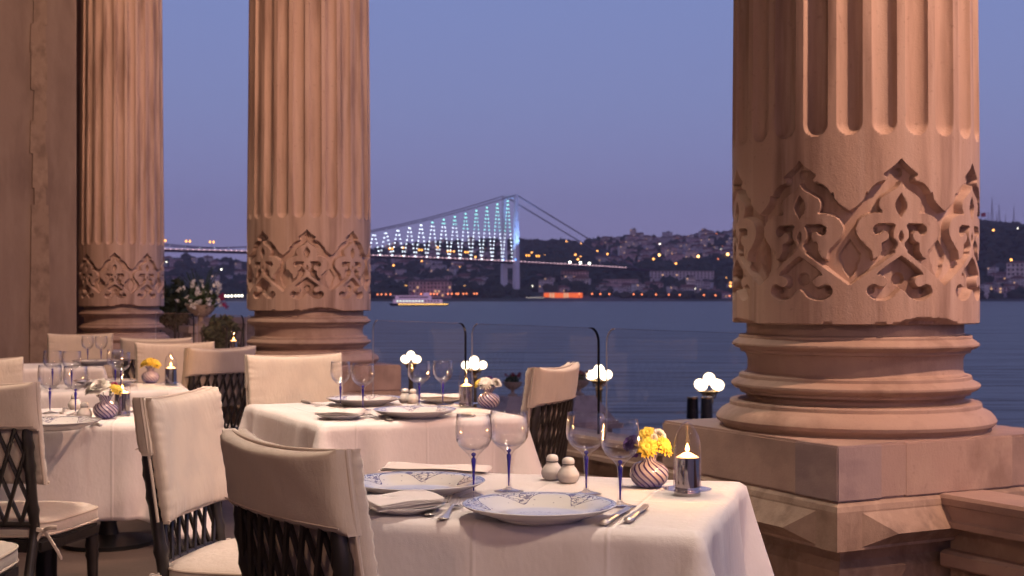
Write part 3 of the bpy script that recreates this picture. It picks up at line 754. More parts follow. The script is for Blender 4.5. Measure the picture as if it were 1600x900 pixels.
# masts on the skyline
def make_mast():
    rt = thing('radio_mast', '', 'mast'); h = 66; mb = MB()
    for sx, sy in ((-1, -1), (1, -1), (1, 1), (-1, 1)): mb.tube([(sx * 4.5, sy * 4.5, -8), (sx * 1.2, sy * 1.2, h * .62), (sx * .4, sy * .4, h)], [.7, .5, .35], 4)
    for i in range(9):
        z = i * 6.0; k = 4.5 - 3.3 * (z + 8) / (h * .62 + 8)
        for a, b_ in (((-k, -k), (k, -k)), ((k, -k), (k, k)), ((k, k), (-k, k)), ((-k, k), (-k, -k))): mb.tube([(*a, z), (*b_, z + 5)], .25, 4)
    mb.build('lattice_tower', M['mast'], rt, False)
    mb = MB(); mb.tube([(0, 0, h), (0, 0, h + 8)], .35, 4); mb.build('aerial', M['mast'], rt, False)
    return rt
M['mast'] = mat('mast_steel', (0.26, 0.20, 0.28), .8)
mk_ = Kind(make_mast)
for u, s_, lb in ((1544, .55, 'short faint radio mast, leftmost on the right skyline'), (1550, .95, 'tall radio mast next to the leftmost one on the right skyline'), (1557, .5, 'low radio mast between two tall ones on the right skyline'), (1561, .78, 'radio mast in the middle of the right skyline'), (1571, .45, 'lowest radio mast standing alone on the right skyline'), (1584, .80, 'wide based radio mast, rightmost on the skyline')):
    o = mk_.put(W3(u, 3340), .4, lb, 'radio masts on the skyline'); o.scale = (s_, s_, s_)
o = mk_.put(W3(994.5, 3320), .4, 'slim pale mast on the skyline above the hillside houses', 'radio masts on the skyline'); o.scale = (.22, .22, .22)
fl_ = thing('flag', 'red flag on a pole at the skyline just right of the nearest column', 'flag', W3(1533, 3300))
mb = MB(); mb.tube([(0, 0, 0), (0, 0, 34)], .5, 6); mb.build('pole', M['mast'], fl_)
mb = MB(); vs_ = [(x, .8 * math.sin(x * .7), z) for z in (24, 34) for x in np.linspace(0, 12, 9)]; mb.add(vs_, [(i, i + 1, i + 10, i + 9) for i in range(8)]); mb.build('cloth', mat('flag_red', (.45, .02, .05), .8), fl_)

# evening haze over the strait
mh = bpy.data.materials.new('evening_haze'); mh.use_nodes = True; th = mh.node_tree; th.nodes.clear()
ho = th.nodes.new('ShaderNodeOutputMaterial'); pv = th.nodes.new('ShaderNodeVolumePrincipled')
pv.inputs['Color'].default_value = (.80, .66, .78, 1); pv.inputs['Density'].default_value = HAZE; pv.inputs['Anisotropy'].default_value = 0.0
th.links.new(pv.outputs[0], ho.inputs['Volume'])
mb = MB(); mb.box((0, 2200, 170), (8000, 5600, 380))
o = mb.build('haze', mh, None, False); tag(o, kind='stuff')
# ================================================================== SUSPENSION BRIDGE
BD = Vector((-.748, -.664, 0)).normalized(); BN = Vector((.664, -.748, 0)).normalized()
BT = Vector((-3, 2140, 0))
brz = math.atan2(BD.y, BD.x)
br = thing('suspension_bridge', 'floodlit suspension bridge with zigzag strings of lights crossing the strait', 'bridge', (BT.x, BT.y, SEA), brz)
H0 = EYE - SEA                     # heights below are above the eye; in bridge space z = h + H0
def deck_h(s): return 63.0 - 5.3 * ((540 - s) / 540) ** 2
def cab_h(s): return 66 + 97 * (abs(540 - s) / 540) ** 1.65 if s >= 0 else 163 + .404 * s
HW = 14.5
# bridge space: x = s along the deck to the left, y: BN = (x,y) rotated. local y axis = rot90(BD)
sgnN = 1 if Vector((-BD.y, BD.x, 0)).dot(BN) > 0 else -1
def B(s, n, h): return (s, sgnN * n, h + H0)
M['bsteel'] = mat('bridge_steel', (0.60, 0.56, 0.66), .6, emis=(.30, .28, .50), estr=.12); M['bcable'] = mat('bridge_cable', (0.16, 0.14, 0.20), .7); M['bdeck'] = mat('bridge_deck', (0.12, 0.09, 0.12), .8)  # faint emission in the bridge steel stands in for floodlight on it
M['bl_w'] = emit('string_light_white', (.80, .90, 1.0), 6.5); M['bl_g'] = emit('string_light_green', (.30, .90, .78), 4.6); M['bl_p'] = emit('deck_light', (1.0, .62, .72), 2.6)
M['bl_b'] = emit('blue_floodlight', (.10, .35, 1.0), 8.0)
mb = MB(); ss = list(range(-330, 1080, 20))
for a, b_ in zip(ss[:-1], ss[1:]):
    v_ = []
    for s_ in (a, b_):
        h = deck_h(s_)
        v_ += [B(s_, -15.5, h), B(s_, 15.5, h), B(s_, 12, h - 3.4), B(s_, -12, h - 3.4)]
    mb.add(v_, [(0, 1, 5, 4), (1, 2, 6, 5), (2, 3, 7, 6), (3, 0, 4, 7)])
mb.build('deck', M['bdeck'], br, False)
mb = MB()
for i, s_ in enumerate(np.arange(-250, 1060, 8.0)): mb.ball(B(s_, 15.9, deck_h(s_) - .2), .72, 6, 4)
mb.tube([B(s_, 15.9, deck_h(s_) - .2) for s_ in np.arange(-250, 1060, 8.0)], .12, 3)
mb.build('deck_light_string', M['bl_p'], br)
for sd, nm in ((-1, 'far'), (1, 'near')):
    mb = MB()
    for z0, z1, a, b_ in ((-H0 - 6, 58, 4.0, 3.4), (58, 163, 3.4, 2.1)):
        mb.add([B(x, sd * HW + y, z) for z, k in ((z0, a), (z1, b_)) for x, y in ((-k * 1.2, -k), (k * 1.2, -k), (k * 1.2, k), (-k * 1.2, k))], [(0, 1, 5, 4), (1, 2, 6, 5), (2, 3, 7, 6), (3, 0, 4, 7), (4, 5, 6, 7)])
    lg = mb.build('tower_leg', M['bsteel'], br, False)
    mb = MB(); mb.box(B(0, sd * (HW + 0), -H0 + 3), (16, 12, 6)); mb.build('pier_footing', M['bdeck'], br, False)
    for z in (60, -H0 + 14):
        mb = MB(); mb.ball(B(6, sd * HW + 5, z), .9, 8, 6); mb.build('floodlight', M['bl_b'], lg)
    mb = MB(); mb.tube([B(s_, sd * HW, cab_h(s_)) for s_ in np.linspace(0, 1075, 60)], .75, 6); mb.build('main_cable', M['bcable'], br)
    mb = MB(); mb.tube([B(s_, sd * HW, cab_h(s_)) for s_ in np.linspace(-285, 0, 12)], .95, 6); mb.build('side_span_cable', M['bcable'], br)
for z, t_ in ((50, 6), (160, 5)):
    mb = MB(); mb.box(B(0, 0, z), (5, 2 * HW, t_)); mb.build('cross_beam', M['bsteel'], br, False)
# zigzag hangers with their lights, on the near cable
SP = 21.5; s_ = 18.0
tops = []
while s_ < 1060: tops.append(s_); s_ += SP
for k, st in enumerate(tops):
    for sb in (st - SP * .46, st + SP * .46):
        a = Vector(B(st, HW, cab_h(st))); b_ = Vector(B(sb, HW, deck_h(sb) + .5)); ln = (a - b_).length
        if ln < 2: continue
        if not (k < 14 or 20 < k < 30): 
            continue
        mb = MB(); mb.tube([a, b_], .16, 4); hg = mb.build('hanger', M['bcable'], br)
        n_ = max(2, int(ln / 5.6)); mbw = MB(); mbw.mi = 0
        for i in (range(n_ + 1) if ln > 24 else (n_,)):
            p_ = b_.lerp(a, i / n_); fr = (p_.z - H0 - 58) / 105
            mbw.mi = 1 if (fr > .42 and k < 5) or (fr > .5) else 0
            mbw.ball(p_, .74, 6, 4)
        mbw.tube([b_, a], .10, 3)
        mbw.build('light_string', M['bl_w'], hg, mats=[M['bl_g']])
# lamps on the deck
mb = None
for s_ in (-60, -38, 90, 125, 180, 235, 470, 530, 565, 600, 640):
    mb = MB(); h = deck_h(s_)
    mb.tube([B(s_, 0, h), B(s_, 0, h + 11)], .25, 5); mb.tube([B(s_ - 2.6, 0, h + 11), B(s_ + 2.6, 0, h + 11)], .2, 4)
    lp = mb.build('road_lamp', M['bcable'], br)
    mb = MB(); mb.ball(B(s_ - 2.6, 0, h + 11), 1.3, 8, 5); mb.ball(B(s_ + 2.6, 0, h + 11), 1.3, 8, 5); mb.build('lamp_head', emit('sodium_light', (1.0, .40, .06), 5.0), lp)
for s_ in (-118, -142, -163):
    mb = MB(); h = deck_h(s_); mb.tube([B(s_, 15, h), B(s_, 15, h + 3)], .25, 5); lp = mb.build('road_lamp', M['bcable'], br)
    mb = MB(); mb.ball(B(s_, 15, h + 3), 1.9, 8, 5); mb.build('lamp_head', emit('white_road_light', (1.0, .95, .80), 9.0), lp)
def bluespot(s_, n, z, e, aimz, col=(.25, .50, 1.0)):
    l = bpy.data.lights.new('tower_floodlight', 'SPOT'); l.energy = e; l.color = col; l.spot_size = R(50); l.spot_blend = .9; l.shadow_soft_size = 1.0
    o = bpy.data.objects.new('tower_floodlight', l); COL.objects.link(o)
    p_ = br_m @ Vector(B(s_, n, z)); q_ = br_m @ Vector(B(0, n * .4 + HW * .6 * (1 if n > 0 else -1), aimz)); o.location = p_
    o.rotation_euler = (q_ - p_).to_track_quat('-Z', 'Y').to_euler()
br_m = Matrix.Translation((BT.x, BT.y, SEA)) @ Matrix.Rotation(brz, 4, 'Z')
bluespot(14, HW + 24, 62, 5e5, 100); bluespot(14, -HW + 18, 62, 1.5e5, 95); bluespot(10, HW + 20, -2, 2.5e5, 24); bluespot(12, -HW + 14, -2, 3e5, 24, (.15, .35, 1))

# ferry and moored lights on the water
fy = thing('ferry', 'pale lit passenger ferry with a row of orange hull lights below the bridge', 'ferry', ((655 - 800) * 930 / F, 930, SEA), R(4))
mb = MB()
hull = [(-21, 0), (-19, -3.4), (14, -3.6), (21, 0), (14, 3.6), (-19, 3.4)]
mb.add([(x * k, y * k, z) for z, k in ((-.6, .9), (1.7, 1.0)) for x, y in hull], [(i, (i + 1) % 6, (i + 1) % 6 + 6, i + 6) for i in range(6)] + [tuple(range(6, 12))])
mb.build('hull', mat('dark_hull', (.03, .03, .045), .5), fy, False)
M['fwhite'] = mat('ferry_white', (.62, .52, .60), .6, emis=(.55, .32, .52), estr=.35)  # pinkish light on the cabins put into the paint as emission
mb = MB(); mb.box((-1, 0, 3.1), (34, 6.4, 2.6)); mb.build('lower_cabin', M['fwhite'], fy, False)
mb = MB(); mb.box((-4, 0, 5.7), (25, 5.4, 2.4)); mb.box((-6, 0, 7.1), (27, 6, .25)); mb.build('upper_cabin', M['fwhite'], fy, False)
mb = MB(); mb.box((5, 0, 8.2), (4, 3.4, 1.8)); mb.build('wheelhouse', M['fwhite'], fy, False)
mb = MB(); mb.tube([(-4, 0, 7), (-4.6, 0, 10)], [1.1, .9], 10); mb.build('funnel', mat('funnel', (.3, .12, .16), .6), fy)
for lv, x0, x1, z in ((0, -16, 14, 3.3), (1, -14, 6, 5.9)):
    for i in range(14):
        x = x0 + (x1 - x0) * (i + .5) / 14
        mb = MB(); mb.box((x, -3.22 if lv == 0 else -2.72, z), (1.3, .1, .9)); mb.build('window', emit('ferry_window', (.85, 1.0, .85), 1.4) if i < 9 and lv == 0 else M['win'], fy, False)
mb = MB()
for i in range(30): mb.ball((-14 + i * 1.15, -3.85, 1.15), .30, 6, 4)
mb.tube([(-14, -3.85, 1.15), (19.4, -3.85, 1.15)], .06, 3)
mb.build('hull_light_string', emit('hull_lights', (1.0, .55, .14), 4.5), fy)
ws = emit('warm_garland', (1.0, .48, .14), 3.2)
for u, Y, wd, lb in ((640, 2200, 22, 'strip of orange lights on a dark terrace above the ferry'), (736, 2180, 23, 'strip of orange lights in the dark wood left of the bridge tower')):
    p = W3(u, Y, 6); v_want = 443 if u < 700 else 451
    for Yt in range(2090, 2600, 10):
        if 465 - (hill_z(u, Yt, False) + 9 - EYE) * F / Yt <= v_want: break
    p = W3(u, Yt, 9)
    rt = thing('light_garland', lb, 'lights', p, math.atan2(-p.x, p.y))
    mb = MB()
    for x in (-wd / 2, wd / 2): mb.tube([(x, 0, -10), (x, 0, .5)], .25, 5)
    mb.build('pole', M['darkmetal'], rt)
    mb = MB()
    for i in range(18): mb.ball((-wd / 2 + wd * (i + .5) / 18, 0, -1.2 * math.sin(PI * (i + .5) / 18)), .62, 6, 4)
    mb.tube([(-wd / 2 + wd * (i + .5) / 18, 0, -1.2 * math.sin(PI * (i + .5) / 18)) for i in range(18)], .10, 3)
    mb.build('light_string', ws, rt)

# ================================================================== QUAY: lamps, gate piers with urns, planter
def make_quay_lamp():
    rt = thing('quay_lamp', '', 'street lamp')
    mb = MB(); mb.lathe([(0, 0), (.20, 0), (.20, .08), (.13, .16), (.10, .5), (.075, .6), (.07, 2.3), (.09, 2.34), (.09, 2.4), (.05, 2.46), (0, 2.46)], 16); mb.build('pole', M['brass'], rt)
    mb = MB(); mb.lathe([(0, 2.38), (.05, 2.40), (.06, 2.46), (.16, 2.52), (.23, 2.58), (.21, 2.585), (.05, 2.55), (0, 2.55)], 16)
    for k in range(4):
        a = k * PI / 2 + .5; mb.tube([(.04 * math.cos(a), .04 * math.sin(a), 2.42), (.14 * math.cos(a), .14 * math.sin(a), 2.44), (.195 * math.cos(a), .195 * math.sin(a), 2.6)], .014, 6)
    mb.build('bracket', M['brass'], rt)
    for k in range(4):
        a = k * PI / 2 + .5; mb = MB(); mb.ball((.235 * math.cos(a), .235 * math.sin(a), 2.70), .112, 14, 9); mb.build('globe', M['globe'], rt)
    mb = MB(); mb.ball((0, 0, 2.82), .125, 14, 9); mb.build('globe', M['globe'], rt)
    return rt
ql = Kind(make_quay_lamp)
for u, v, Y, lb in ((1108, 598, 27.0, 'quay lamp with glowing globes nearest to the big column'), (936, 583, 31.4, 'quay lamp with glowing globes behind the second dark screen post'), (741, 568, 35.8, 'quay lamp with glowing globes behind the candle lamp of the middle table'), (642, 559, 39.8, 'quay lamp with glowing globes leftmost, over the wine glasses of the middle table')):
    p = W(u, v, Y); zz = p.z - 2.74
    o = ql.put((p.x, p.y, zz), Y, lb, 'globe lamps on the quay'); 
    mb = MB(); mb.box((0, 0, (zz + 3.3) / 2 * -1), (.45, .45, zz + 3.3), taper=.8); mb.build('pedestal', M['coarse'], o, False)
# dark drum units on stands beside the nearest quay lamp
def make_drum():
    rt = thing('drum_unit', '', 'equipment')
    mb = MB(); mb.lathe([(0, 2.30), (.108, 2.30), (.098, 2.66), (0, 2.66)], 16); mb.build('drum', M['darkmetal'], rt, sharp=30)
    mb = MB(); mb.lathe([(0, 2.662), (.099, 2.662), (.099, 2.69), (0, 2.70)], 16); mb.build('warm_lit_top', M['brass'], rt)  # brass colour stands in for globe light falling on the drum's top
    mb = MB(); mb.tube([(0, 0, .02), (0, 0, 2.3)], .022, 8)
    for k in range(3): a = k * 2.1; mb.tube([(0, 0, .3), (.3 * math.cos(a), .3 * math.sin(a), .015)], .015, 6)
    mb.build('stand', M['darkmetal'], rt)
    return rt
dk = Kind(make_drum)
for u, lb in ((1082, 'left one of two dark drum units on stands below the nearest quay lamp'), (1104, 'right one of two dark drum units on stands below the nearest quay lamp')):
    p = W(u, 620, 24.0); o = dk.put((p.x, p.y, p.z - 2.69), 0, lb, 'dark drum units on stands')
    mb = MB(); mb.box((0, 0, -(p.z - 2.69 + 3.3) / 2), (.6, .6, p.z - 2.69 + 3.3)); mb.build('base_block', M['coarse'], o, False)
def bush(mb, c, r, n, rs, sz=1.0, leaf=.06, squash=1.0):
    """leaf sized faces spread through a lumpy volume"""
    for _ in range(n):
        d = rs.normal(size=3); d /= np.linalg.norm(d)
        lump = .72 + .28 * math.sin(d[0] * 5 + c[0] * 3) * math.cos(d[1] * 4 + d[2] * 6 + c[1])
        rad = r * (rs.uniform(.25, 1) ** .45) * lump
        p = np.array(c) + d * rad * np.array([1, 1, squash])
        a = rs.normal(size=3); a /= np.linalg.norm(a); b_ = np.cross(a, rs.normal(size=3)); b_ /= np.linalg.norm(b_) + 1e-9
        l = leaf * rs.uniform(.6, 1.3) * sz
        mb.add([p - a * l, p + b_ * l * .4, p + a * l, p - b_ * l * .4], [(0, 1, 2, 3)])
rs5 = np.random.RandomState(9)
def urn_profile(k=1.0): return [(r * k, z * k) for r, z in ((0, 0), (.17, 0), (.17, .03), (.12, .06), (.06, .10), (.055, .16), (.07, .19), (.10, .20), (.22, .27), (.30, .36), (.325, .44), (.345, .45), (.345, .475), (.30, .475), (.28, .44), (0, .42))]
M['urn'] = stone('urn_stone', (0.44, 0.33, 0.26), (0.30, 0.22, 0.18), (0.50, 0.40, 0.33), (20, 20, 20))
M['red2'] = M['red']
GP = 'stone gate piers on the quay'
for u, v, Y, kk, lb, lf in ((801, 618, 28.5, .62, 'stone gate pier with a pyramid cap left of the tall chair back', 'left of the tall chair back'), (838, 612, 31.5, .62, 'stone gate pier mostly hidden behind the tall chair back', 'just behind the tall chair back'), (905, 617, 26.0, .62, 'stone gate pier with a pyramid cap right of the tall chair back', 'right of the tall chair back')):
    p = W(u, v, Y)
    g = thing('gate_pier', lb, 'gate pier', (p.x, p.y, -3.3), RZ, GP)
    h = p.z + 3.3
    mb = MB(); mb.box((0, 0, (h - .62) / 2), (.92, .92, h - .62)); mb.box((0, 0, .2), (1.05, 1.05, .4)); mb.build('body', M['plinth'], g, False)
    mb = MB(); mb.box((0, 0, h - .57), (1.22, 1.22, .10)); mb.box((0, 0, h - .50), (1.10, 1.10, .05)); mb.box((0, 0, h - .24), (1.04, 1.04, .47), taper=.42); mb.build('cap', M['plinth'], g, False)
    un = thing('flower_urn', 'small stone urn of red flowers on the gate pier ' + lf, 'urn', (p.x, p.y, p.z), 0, 'small urns on the gate piers')
    mb = MB(); mb.lathe(urn_profile(.62), 20); mb.build('bowl', M['urn'], un)
    fo = thing('geranium', 'red geraniums growing in the urn ' + lf, 'flowers', (p.x, p.y, p.z + .27), 0, 'red geraniums in the small urns')
    mb = MB(); bush(mb, (0, 0, .06), .20, 260, rs5, squash=.6, leaf=.04); mb.build('leaves', M['leaf'], fo, False)
    mb = MB()
    for _ in range(16):
        a = rs5.uniform(0, 6.28); r = rs5.uniform(0, .18); bush(mb, (r * math.cos(a), r * math.sin(a), .14 + rs5.uniform(-.03, .05)), .045, 22, rs5, leaf=.02)
    mb.build('blooms', M['red'], fo, False)
for gx, gy, gz in ((-4.6, 17.0, 1.6),):
    l = bpy.data.lights.new('garden_fill', 'POINT'); l.energy = 70; l.color = (1.0, .62, .40); l.shadow_soft_size = .15  # added fill to brighten the garden wall, no fitting modelled
    o = bpy.data.objects.new('garden_fill', l); COL.objects.link(o); o.location = (gx, gy, gz)
# low garden walls behind, left gap
wl = thing('garden_wall', 'brown stone garden wall in the gap between the two left columns', 'wall', (-7.2, 24.0, -3.3), RZ + R(84))
mb = MB(); mb.box((0, 0, 2.0), (5.6, .5, 4.0)); mb.build('wall_body', M['coarse'], wl, False)
mb = MB(); mb.box((0, 0, 4.06), (5.8, .64, .12)); mb.box((0, 0, 3.1), (5.7, .56, .08)); mb.build('coping', M['plinth'], wl, False)
p = W(314, 509, 20.0)
pd = thing('urn_pedestal', 'stone pedestal carrying the big flower urn between the left columns', 'pedestal', (p.x, p.y, -3.3), RZ)
mb = MB(); mb.box((0, 0, (p.z + 3.3) / 2 - .05), (.42, .42, p.z + 3.2)); mb.build('shaft', M['plinth'], pd, False)
mb = MB(); mb.box((0, 0, p.z + 3.3 - .05), (.52, .52, .10)); mb.build('cap', M['plinth'], pd, False)
un = thing('flower_urn', 'big stone urn on a pedestal between the two left columns', 'urn', (p.x, p.y, p.z), 0)
mb = MB(); mb.lathe(urn_profile(.66), 28); mb.build('bowl', M['urn'], un)
fo = thing('flowering_shrub', 'shrub with pale blossoms growing in the big urn between the left columns', 'shrub', (p.x, p.y, p.z + .27))
mb = MB(); bush(mb, (0, 0, .12), .30, 900, rs5, squash=.75, leaf=.05)
for _ in range(26):
    a = rs5.uniform(0, 6.28); t_ = rs5.uniform(.12, .34); mb.tube([(0, 0, 0), (t_ * .5 * math.cos(a), t_ * .5 * math.sin(a), .3), (t_ * math.cos(a), t_ * math.sin(a), rs5.uniform(.3, .62))], .005, 4, cap=False)
mb.build('foliage', M['leaf'], fo, False)
mb = MB()
for _ in range(64):
    a = rs5.uniform(0, 6.28); r = .36 * rs5.uniform(.2, 1) ** .5; zz = rs5.uniform(.1, .46) - r * .3; bush(mb, (r * math.cos(a), r * math.sin(a), zz), .042, 16, rs5, leaf=.022)
mb.build('blossoms', M['white_petal'], fo, False)
mb = MB()
for _ in range(6): bush(mb, (.36 + rs5.uniform(-.05, .05), rs5.uniform(-.1, .1) - .1, rs5.uniform(.0, .2)), .05, 16, rs5, leaf=.024)
mb.build('pink_blossoms', M['magenta'], fo, False)
M['leafd'] = mat('shrub_leaf', (0.045, 0.060, 0.030), .7)
for u, v, Y, r, sq, lb in ((268, 478, 22.5, .42, 1.15, 'dark leafy shrub beside the farthest column'), (298, 476, 26, .46, 1.0, 'dark shrub behind the big flower urn'), (345, 522, 18.5, .26, 1.1, 'low dark shrub right of the big flower urn')):
    p = W(u, v, Y); s_ = thing('shrub', lb, 'shrub', (p.x, p.y, -3.3), 0)
    mb = MB(); bush(mb, (0, 0, p.z + 3.3), r, 1500, rs5, squash=sq, leaf=.075); mb.build('foliage', M['leafd'], s_, False)
    mb = MB()
    for k in range(5): a = k * 1.3; mb.tube([(.08 * math.cos(a), .08 * math.sin(a), 0), (.15 * math.cos(a), .15 * math.sin(a), (p.z + 3.3) * .6), (.3 * math.cos(a), .3 * math.sin(a), p.z + 3.4)], [.05, .035, .01], 6)
    mb.build('stem', M['wood'], s_)
# ================================================================== FURNITURE
TOP = 0.75
# ---- chair: local x across, y forward (the way the sitter faces), origin on the floor under the middle of the back
def bky(x, z):
    return .15 * (.91 - z) - .028 * (1 - (x / .235) ** 2) if z > .45 else .069 - .028 * (1 - (x / .235) ** 2)
def slab(mb, w_, z0, z1, y0, y1, nx=26, nz=14, ears=0.0, wob=0.0, seed=0, sag=0.0, pw=8.0, tmin=.3):
    """soft slab following the curve of the chair back"""
    r_ = random.Random(seed); ph = [r_.uniform(0, 6) for _ in range(6)]
    vs_ = []; fs_ = []
    for side in (0, 1):
        for j in range(nz + 1):
            b_ = -1 + 2 * j / nz; b_ = math.copysign(abs(b_) ** .8, b_)
            for i in range(nx + 1):
                a = -1 + 2 * i / nx; a = math.copysign(abs(a) ** .8, a)
                x = a * w_ / 2 * (1 - ears * (1 - b_ * b_)); z = (z0 + z1) / 2 + b_ * (z1 - z0) / 2
                if b_ > 0: z -= sag * (1 - a * a) * b_
                z += ears * .35 * (abs(a) ** 6) * b_
                th = max(0.0, (1 - abs(a) ** pw) * (1 - abs(b_) ** pw)) ** .42
                th = tmin + (1 - tmin) * th
                mid = (y0 + y1) / 2; hf = (y1 - y0) / 2
                wr_ = wob * (math.sin(a * 9 + b_ * 4 + ph[0]) * .5 + math.sin(a * 23 + ph[1] + b_ * 3) * .35 * abs(b_) ** 3 + math.sin(b_ * 17 + ph[2]) * .35 * abs(a) ** 3) + (.0016 * (math.sin(a * 58 + ph[3]) * abs(b_) ** 8 + math.sin(b_ * 40 + ph[4]) * abs(a) ** 8) if nx > 40 else 0)
                y = mid + (hf * th + wr_) * (1 if side else -1) + bky(x, z)
                vs_.append((x, y, z))
    n1 = (nx + 1) * (nz + 1)
    for side in (0, 1):
        for j in range(nz):
            for i in range(nx):
                a = side * n1 + j * (nx + 1) + i; f = (a, a + 1, a + nx + 2, a + nx + 1)
                fs_.append(f if side == 0 else f[::-1])
    per = [i for i in range(nx + 1)] + [j * (nx + 1) + nx for j in range(1, nz + 1)] + [nz * (nx + 1) + i for i in range(nx - 1, -1, -1)] + [j * (nx + 1) for j in range(nz - 1, 0, -1)]
    for k in range(len(per)):
        a, b_ = per[k], per[(k + 1) % len(per)]; fs_.append((b_, a, a + n1, b_ + n1))
    mb.add(vs_, fs_)
def make_chair():
    rt = thing('dining_chair', '', 'chair')
    # cover: sleeve over the top of the back plus a long cushion on the sitter's side
    mb = MB(); slab(mb, .452, .774, .918, -.022, .034, ears=.010, wob=.0016, seed=1, sag=.012, pw=10, tmin=.5); slab(mb, .446, .600, .915, .010, .058, nx=64, nz=46, ears=.014, wob=.0030, seed=2, sag=.010)
    cv = mb.build('backrest_cover', M['cover'], rt, sharp=60)
    mb = MB()
    def edge(w_, z0, z1, yo, zs_=12, sag=.010, ears=.014):
        p_ = []
        for b_ in np.linspace(-1, 1, zs_):
            x = -w_ / 2 * (1 - ears * (1 - b_ * b_)); z = (z0 + z1) / 2 + b_ * (z1 - z0) / 2; p_.append((x, yo + bky(x, z), z))
        for a in np.linspace(-1, 1, 16)[1:-1]:
            x = a * w_ / 2; z = z1 - sag * (1 - a * a); p_.append((x, yo + bky(x, z), z))
        for b_ in np.linspace(1, -1, zs_):
            x = w_ / 2 * (1 - ears * (1 - b_ * b_)); z = (z0 + z1) / 2 + b_ * (z1 - z0) / 2; p_.append((x, yo + bky(x, z), z))
        return p_
    pth = edge(.450, .600, .918, .012); mb.tube(pth, .0042, 7)
    mb.tube([(x, .040 + bky(x, .600), .601 - .002 * math.cos(x * 20)) for x in np.linspace(-.226, .226, 18)], .0045, 7)
    mb.build('piping', M['piping'], cv)
    mb = MB()
    pts = []
    for a in np.linspace(-1, 1, 24):
        x = a * .223; pts.append((x, -.0215 + bky(x, .786), .786))
    mb.tube(pts, .0016, 5); mb.build('hem', M['piping'], cv)
    # rear posts with bamboo knuckles, running down into the rear legs
    for s_ in (-1, 1):
        x = s_ * .192
        zz = np.linspace(.0, .90, 46); pts = []; rad = []
        for z in zz:
            if z >= .45: y = bky(x, z) + .000
            else: y = bky(x, .451) * (z / .45) ** 1.3 - .045 * (1 - z / .45)
            pts.append((x, y, z)); r = .0165 + (.004 if any(abs(z - k) < .011 for k in (.10, .30, .52, .66, .72)) else 0) - (.005 if z < .03 else 0) - (.005 if z > .77 else 0)
            rad.append(r)
        mb = MB(); mb.tube(pts, rad, 10); mb.build('rear_leg', M['wood'], rt, sharp=50)
        pts = []; rad = []
        for z in np.linspace(0, .415, 26):
            pts.append((s_ * .205, .40 + .02 * (1 - z / .41), z)); rad.append(.011 + .011 * (z / .41) + (.004 if any(abs(z - k) < .010 for k in (.09, .31, .35)) else 0))
        mb = MB(); mb.tube(pts, rad, 10); mb.build('front_leg', M['wood'], rt, sharp=50)
    # lattice
    mb = MB(); x0, x1, z0, z1 = -.19, .19, .475, .79
    H = z1 - z0; pw = .052
    def seg(xa, za, xb, zb, r, dy):
        n_ = 7; pts = []
        for i in range(n_):
            t_ = i / (n_ - 1); x = xa + (xb - xa) * t_; z = za + (zb - za) * t_; pts.append((x, bky(x, z) + dy - .006, z))
        mb.tube(pts, r, 6)
    run = H * .36                      # horizontal run of a bar over the full height
    k = -9
    while k < 10:
        for sgn, dy in ((1, -.004), (-1, .004)):
            xa = k * pw + (0 if sgn > 0 else 0); xb = xa + sgn * run; za, zb = z0, z1
            def clipx(xa, za, xb, zb, lim, hi):
                t_ = (lim - xa) / (xb - xa)
                return t_
            lo, hi = (0.0, 1.0); d = xb - xa
            t1, t2 = (x0 - xa) / d, (x1 - xa) / d
            lo, hi = max(0, min(t1, t2)), min(1, max(t1, t2))
            if hi - lo > .04: seg(xa + d * lo, z0 + H * lo, xa + d * hi, z0 + H * hi, .0066, dy)
        k += 1
    for z in (z0, z1 - .002): seg(x0, z, x1, z, .010, 0)
    mb.build('lattice', M['wood'], rt, sharp=50)
    # seat frame and cushion
    bm = bmesh.new()
    pl = [(-.215, .05), (.215, .05), (.235, .40), (.19, .445), (-.19, .445), (-.235, .40)]
    for z0_, z1_, k in ((.385, .425, 1.0),):
        a = [bm.verts.new((x * k, y, z0_)) for x, y in pl]; b_ = [bm.verts.new((x * k, y, z1_)) for x, y in pl]
        bm.faces.new(a[::-1]); bm.faces.new(b_)
        for i in range(6): bm.faces.new((a[i], a[(i + 1) % 6], b_[(i + 1) % 6], b_[i]))
    bmesh.ops.bevel(bm, geom=bm.edges[:], offset=.008, segments=2, affect='EDGES')
    from_bm('seat_frame', bm, M['wood'], rt, True, 40)
    n_ = 56; mb = MB()
    def per(t_, k=1.0):
        c, s_ = math.cos(t_), math.sin(t_); e = .42
        x = math.copysign(abs(c) ** e, c) * (.232 + .012 * s_) * k; y = .25 + math.copysign(abs(s_) ** e, s_) * .205 * k; return x, y
    rings = [(.90, .426), (.985, .430), (1.0, .440), (1.005, .455), (1.0, .468), (.985, .476), (.94, .483), (.85, .489), (.6, .497), (.3, .501), (0.001, .502)]
    vs_ = []; fs_ = []
    for k, z in rings:
        for i in range(n_):
            x, y = per(2 * PI * i / n_, k); vs_.append((x, y, z + .0015 * math.sin(i * 1.7 + z * 90) * k))
    for j in range(len(rings) - 1):
        for i in range(n_):
            a = j * n_ + i; b_ = j * n_ + (i + 1) % n_; fs_.append((a, b_, b_ + n_, a + n_))
    mb.add(vs_, fs_); sc = mb.build('seat_cushion', M['seat'], rt, sharp=70)
    mb = MB(); mb.tube([(*per(2 * PI * i / n_, .995), .474) for i in range(n_)], .0042, 7, closed=True); mb.tube([(*per(2 * PI * i / n_, 1.0), .436) for i in range(n_)], .0042, 7, closed=True); mb.build('piping', M['piping'], sc)
